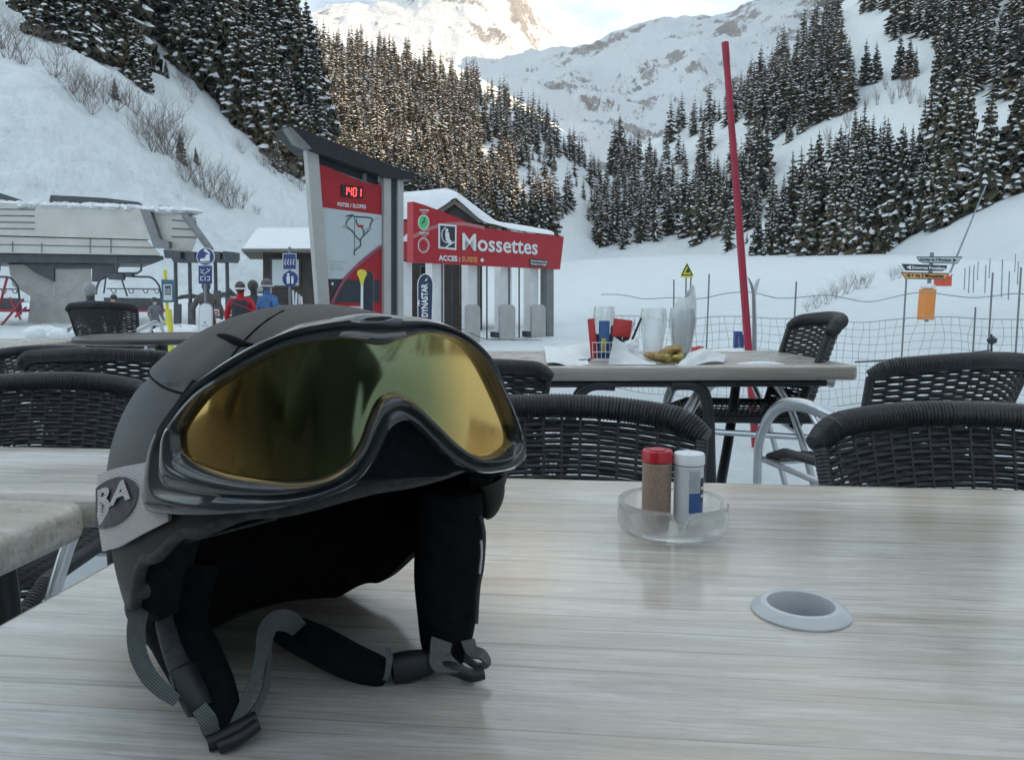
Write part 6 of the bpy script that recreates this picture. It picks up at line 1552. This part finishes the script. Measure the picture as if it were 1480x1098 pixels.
for x, y, h in ((12, 85, 60), (34, 92, 45), (2, 70, 55), (80, 112, 50), (88, 80, 30), (104, 135, 45), (118, 150, 52), (132, 142, 48), (150, 150, 48), (165, 160, 44), (182, 152, 40), (196, 165, 36), (132, 165, 30), (220, 218, 62), (240, 222, 66), (252, 232, 60), (232, 200, 56),
                (270, 262, 44), (286, 270, 50), (300, 285, 52), (318, 292, 50), (334, 300, 48), (348, 300, 36), (205, 195, 36), (262, 210, 30), (380, 240, 26), (395, 250, 30), (372, 310, 16), (268, 130, 26), (276, 148, 24), (262, 118, 22), (60, 60, 25), (420, 262, 30), (435, 275, 28), (350, 222, 24)):
    shrub(HA[1], x, y, h, SGL, 'bare shrubs on the left slope', sx=1.25)
for x, y, h in ((1300, 142, 30), (1312, 138, 34), (1316, 150, 28), (1290, 150, 24), (1268, 152, 24), (1235, 145, 26), (1222, 132, 28), (1250, 160, 22), (1195, 210, 26), (1225, 185, 30), (1182, 222, 18), (1330, 155, 22), (1280, 130, 20)):
    shrub(HC[1], x, y, h, 'thin reddish shrub on the open snow of the right hillside', 'reddish shrubs on the right hillside', 3, .7)
bg_ = BVHTree.FromPolygons([v.co.copy() for v in GROUND.data.vertices], [tuple(p.vertices) for p in GROUND.data.polygons])
for x, y, h in ((1180, 446, 24), (1195, 440, 26), (1210, 432, 28), (1226, 425, 30), (1240, 418, 30), (1252, 416, 26), (1290, 405, 18), (1300, 402, 20), (1168, 450, 18)):
    shrub(bg_, x, y, h, 'bare shrub along the small snowy hollow right of the skis', 'bare shrubs along the hollow', sx=1.1)
# snow heaps at the lift
for i, (x, y, r_, dd) in enumerate(((60, 480, .30, 20), (92, 482, .22, 18), (262, 484, .35, 15))):
    m_ = MB(); lump(m_, P(x, y, dd), (r_ * 1.6, r_, r_ * .55), 20 + i, 24, 12, .25); o = m_.build('snow_heap', M['snow_soft']); recenter(o, P(x, y, dd)); tag(o, None, kind='structure')
# --- photographer, and a dark wall, floor and second figure added for lens reflections
rb = thing('reflection_wall', 'dark timber wall added behind the camera to darken the lens reflection', 'backdrop', (-2.5, -5.2, 0))
m_ = MB(); m_.box((-4.4, -5.4, 1.9), (10.6, .3, 3.8)); m_.build('wall', simple('dark_backdrop_wall', (.12, .10, .07), .7, 0, .35, 1.5), rb, False)  # unseen dark wall, added so the goggle lens mirrors something dark
m_ = MB(); m_.box((-4.4, -5.6, 3.95), (11.2, 2.0, .25)); m_.build('roof', M['darkwood'], rb, False)
m_ = MB(); m_.box((-4.4, -2.9, .05), (10.6, 4.6, .08)); o = m_.build('deck', M['darkwood'], None, False); recenter(o, (-3.2, -2.9, 0)); tag(o, None, kind='structure')  # dark floor added out of view to darken the lower lens reflection
ph = [(n_, v_[:3] and Vector(v_), r_, p_, k_) for n_, v_, r_, p_, k_ in [
    ('hip', (0, .05, .52), .17, None, .9), ('sp', (0, .06, .72), .16, 'hip', .8), ('ch', (0, .04, .94), .18, 'sp', .8), ('nk', (0, .02, 1.09), .062, 'ch', 1), ('hd0', (0, .0, 1.19), .08, 'nk', 1.1), ('hd1', (0, 0, 1.31), .09, 'hd0', 1.1),
    ('sl', (-.20, .04, 1.02), .085, 'ch', 1), ('el', (-.27, -.12, .80), .065, 'sl', 1), ('wl', (-.10, -.26, .96), .045, 'el', 1), ('sr', (.20, .04, 1.02), .085, 'ch', 1), ('er', (.27, -.12, .80), .065, 'sr', 1), ('wr', (.10, -.26, .96), .045, 'er', 1),
    ('tl', (-.13, -.1, .52), .11, 'hip', 1), ('kl', (-.15, -.42, .52), .08, 'tl', 1), ('al', (-.15, -.38, .10), .06, 'kl', 1), ('tr', (.13, -.1, .52), .11, 'hip', 1), ('kr', (.15, -.42, .52), .08, 'tr', 1), ('ar', (.15, -.38, .10), .06, 'kr', 1)]]
for x_, y_, rz_, lab in ((-.02, -.42, 180, 'person in dark clothes sitting behind the camera, seen only as a reflection in the goggles'), (-.72, -.55, 165, 'dark seated figure added left of the camera to darken the lens reflection')):  # second figure is added only to darken the left of the lens
    pm = person_mesh([(n_, tuple(v_), r_, p_, k_) for n_, v_, r_, p_, k_ in ph], simple('dark_jacket', (.075, .075, .06), .8), simple('dark_trousers', (.07, .07, .055), .8))
    for p in pm.polygons: p.material_index = 2 if p.center.z > 1.16 and p.center.y < 0 else (0 if p.center.z > .62 else 1)
    t = thing('person', lab, 'person', (x_, y_, .0), R(rz_)); bo = bpy.data.objects.new('body', pm); COL.objects.link(bo); bo.parent = t
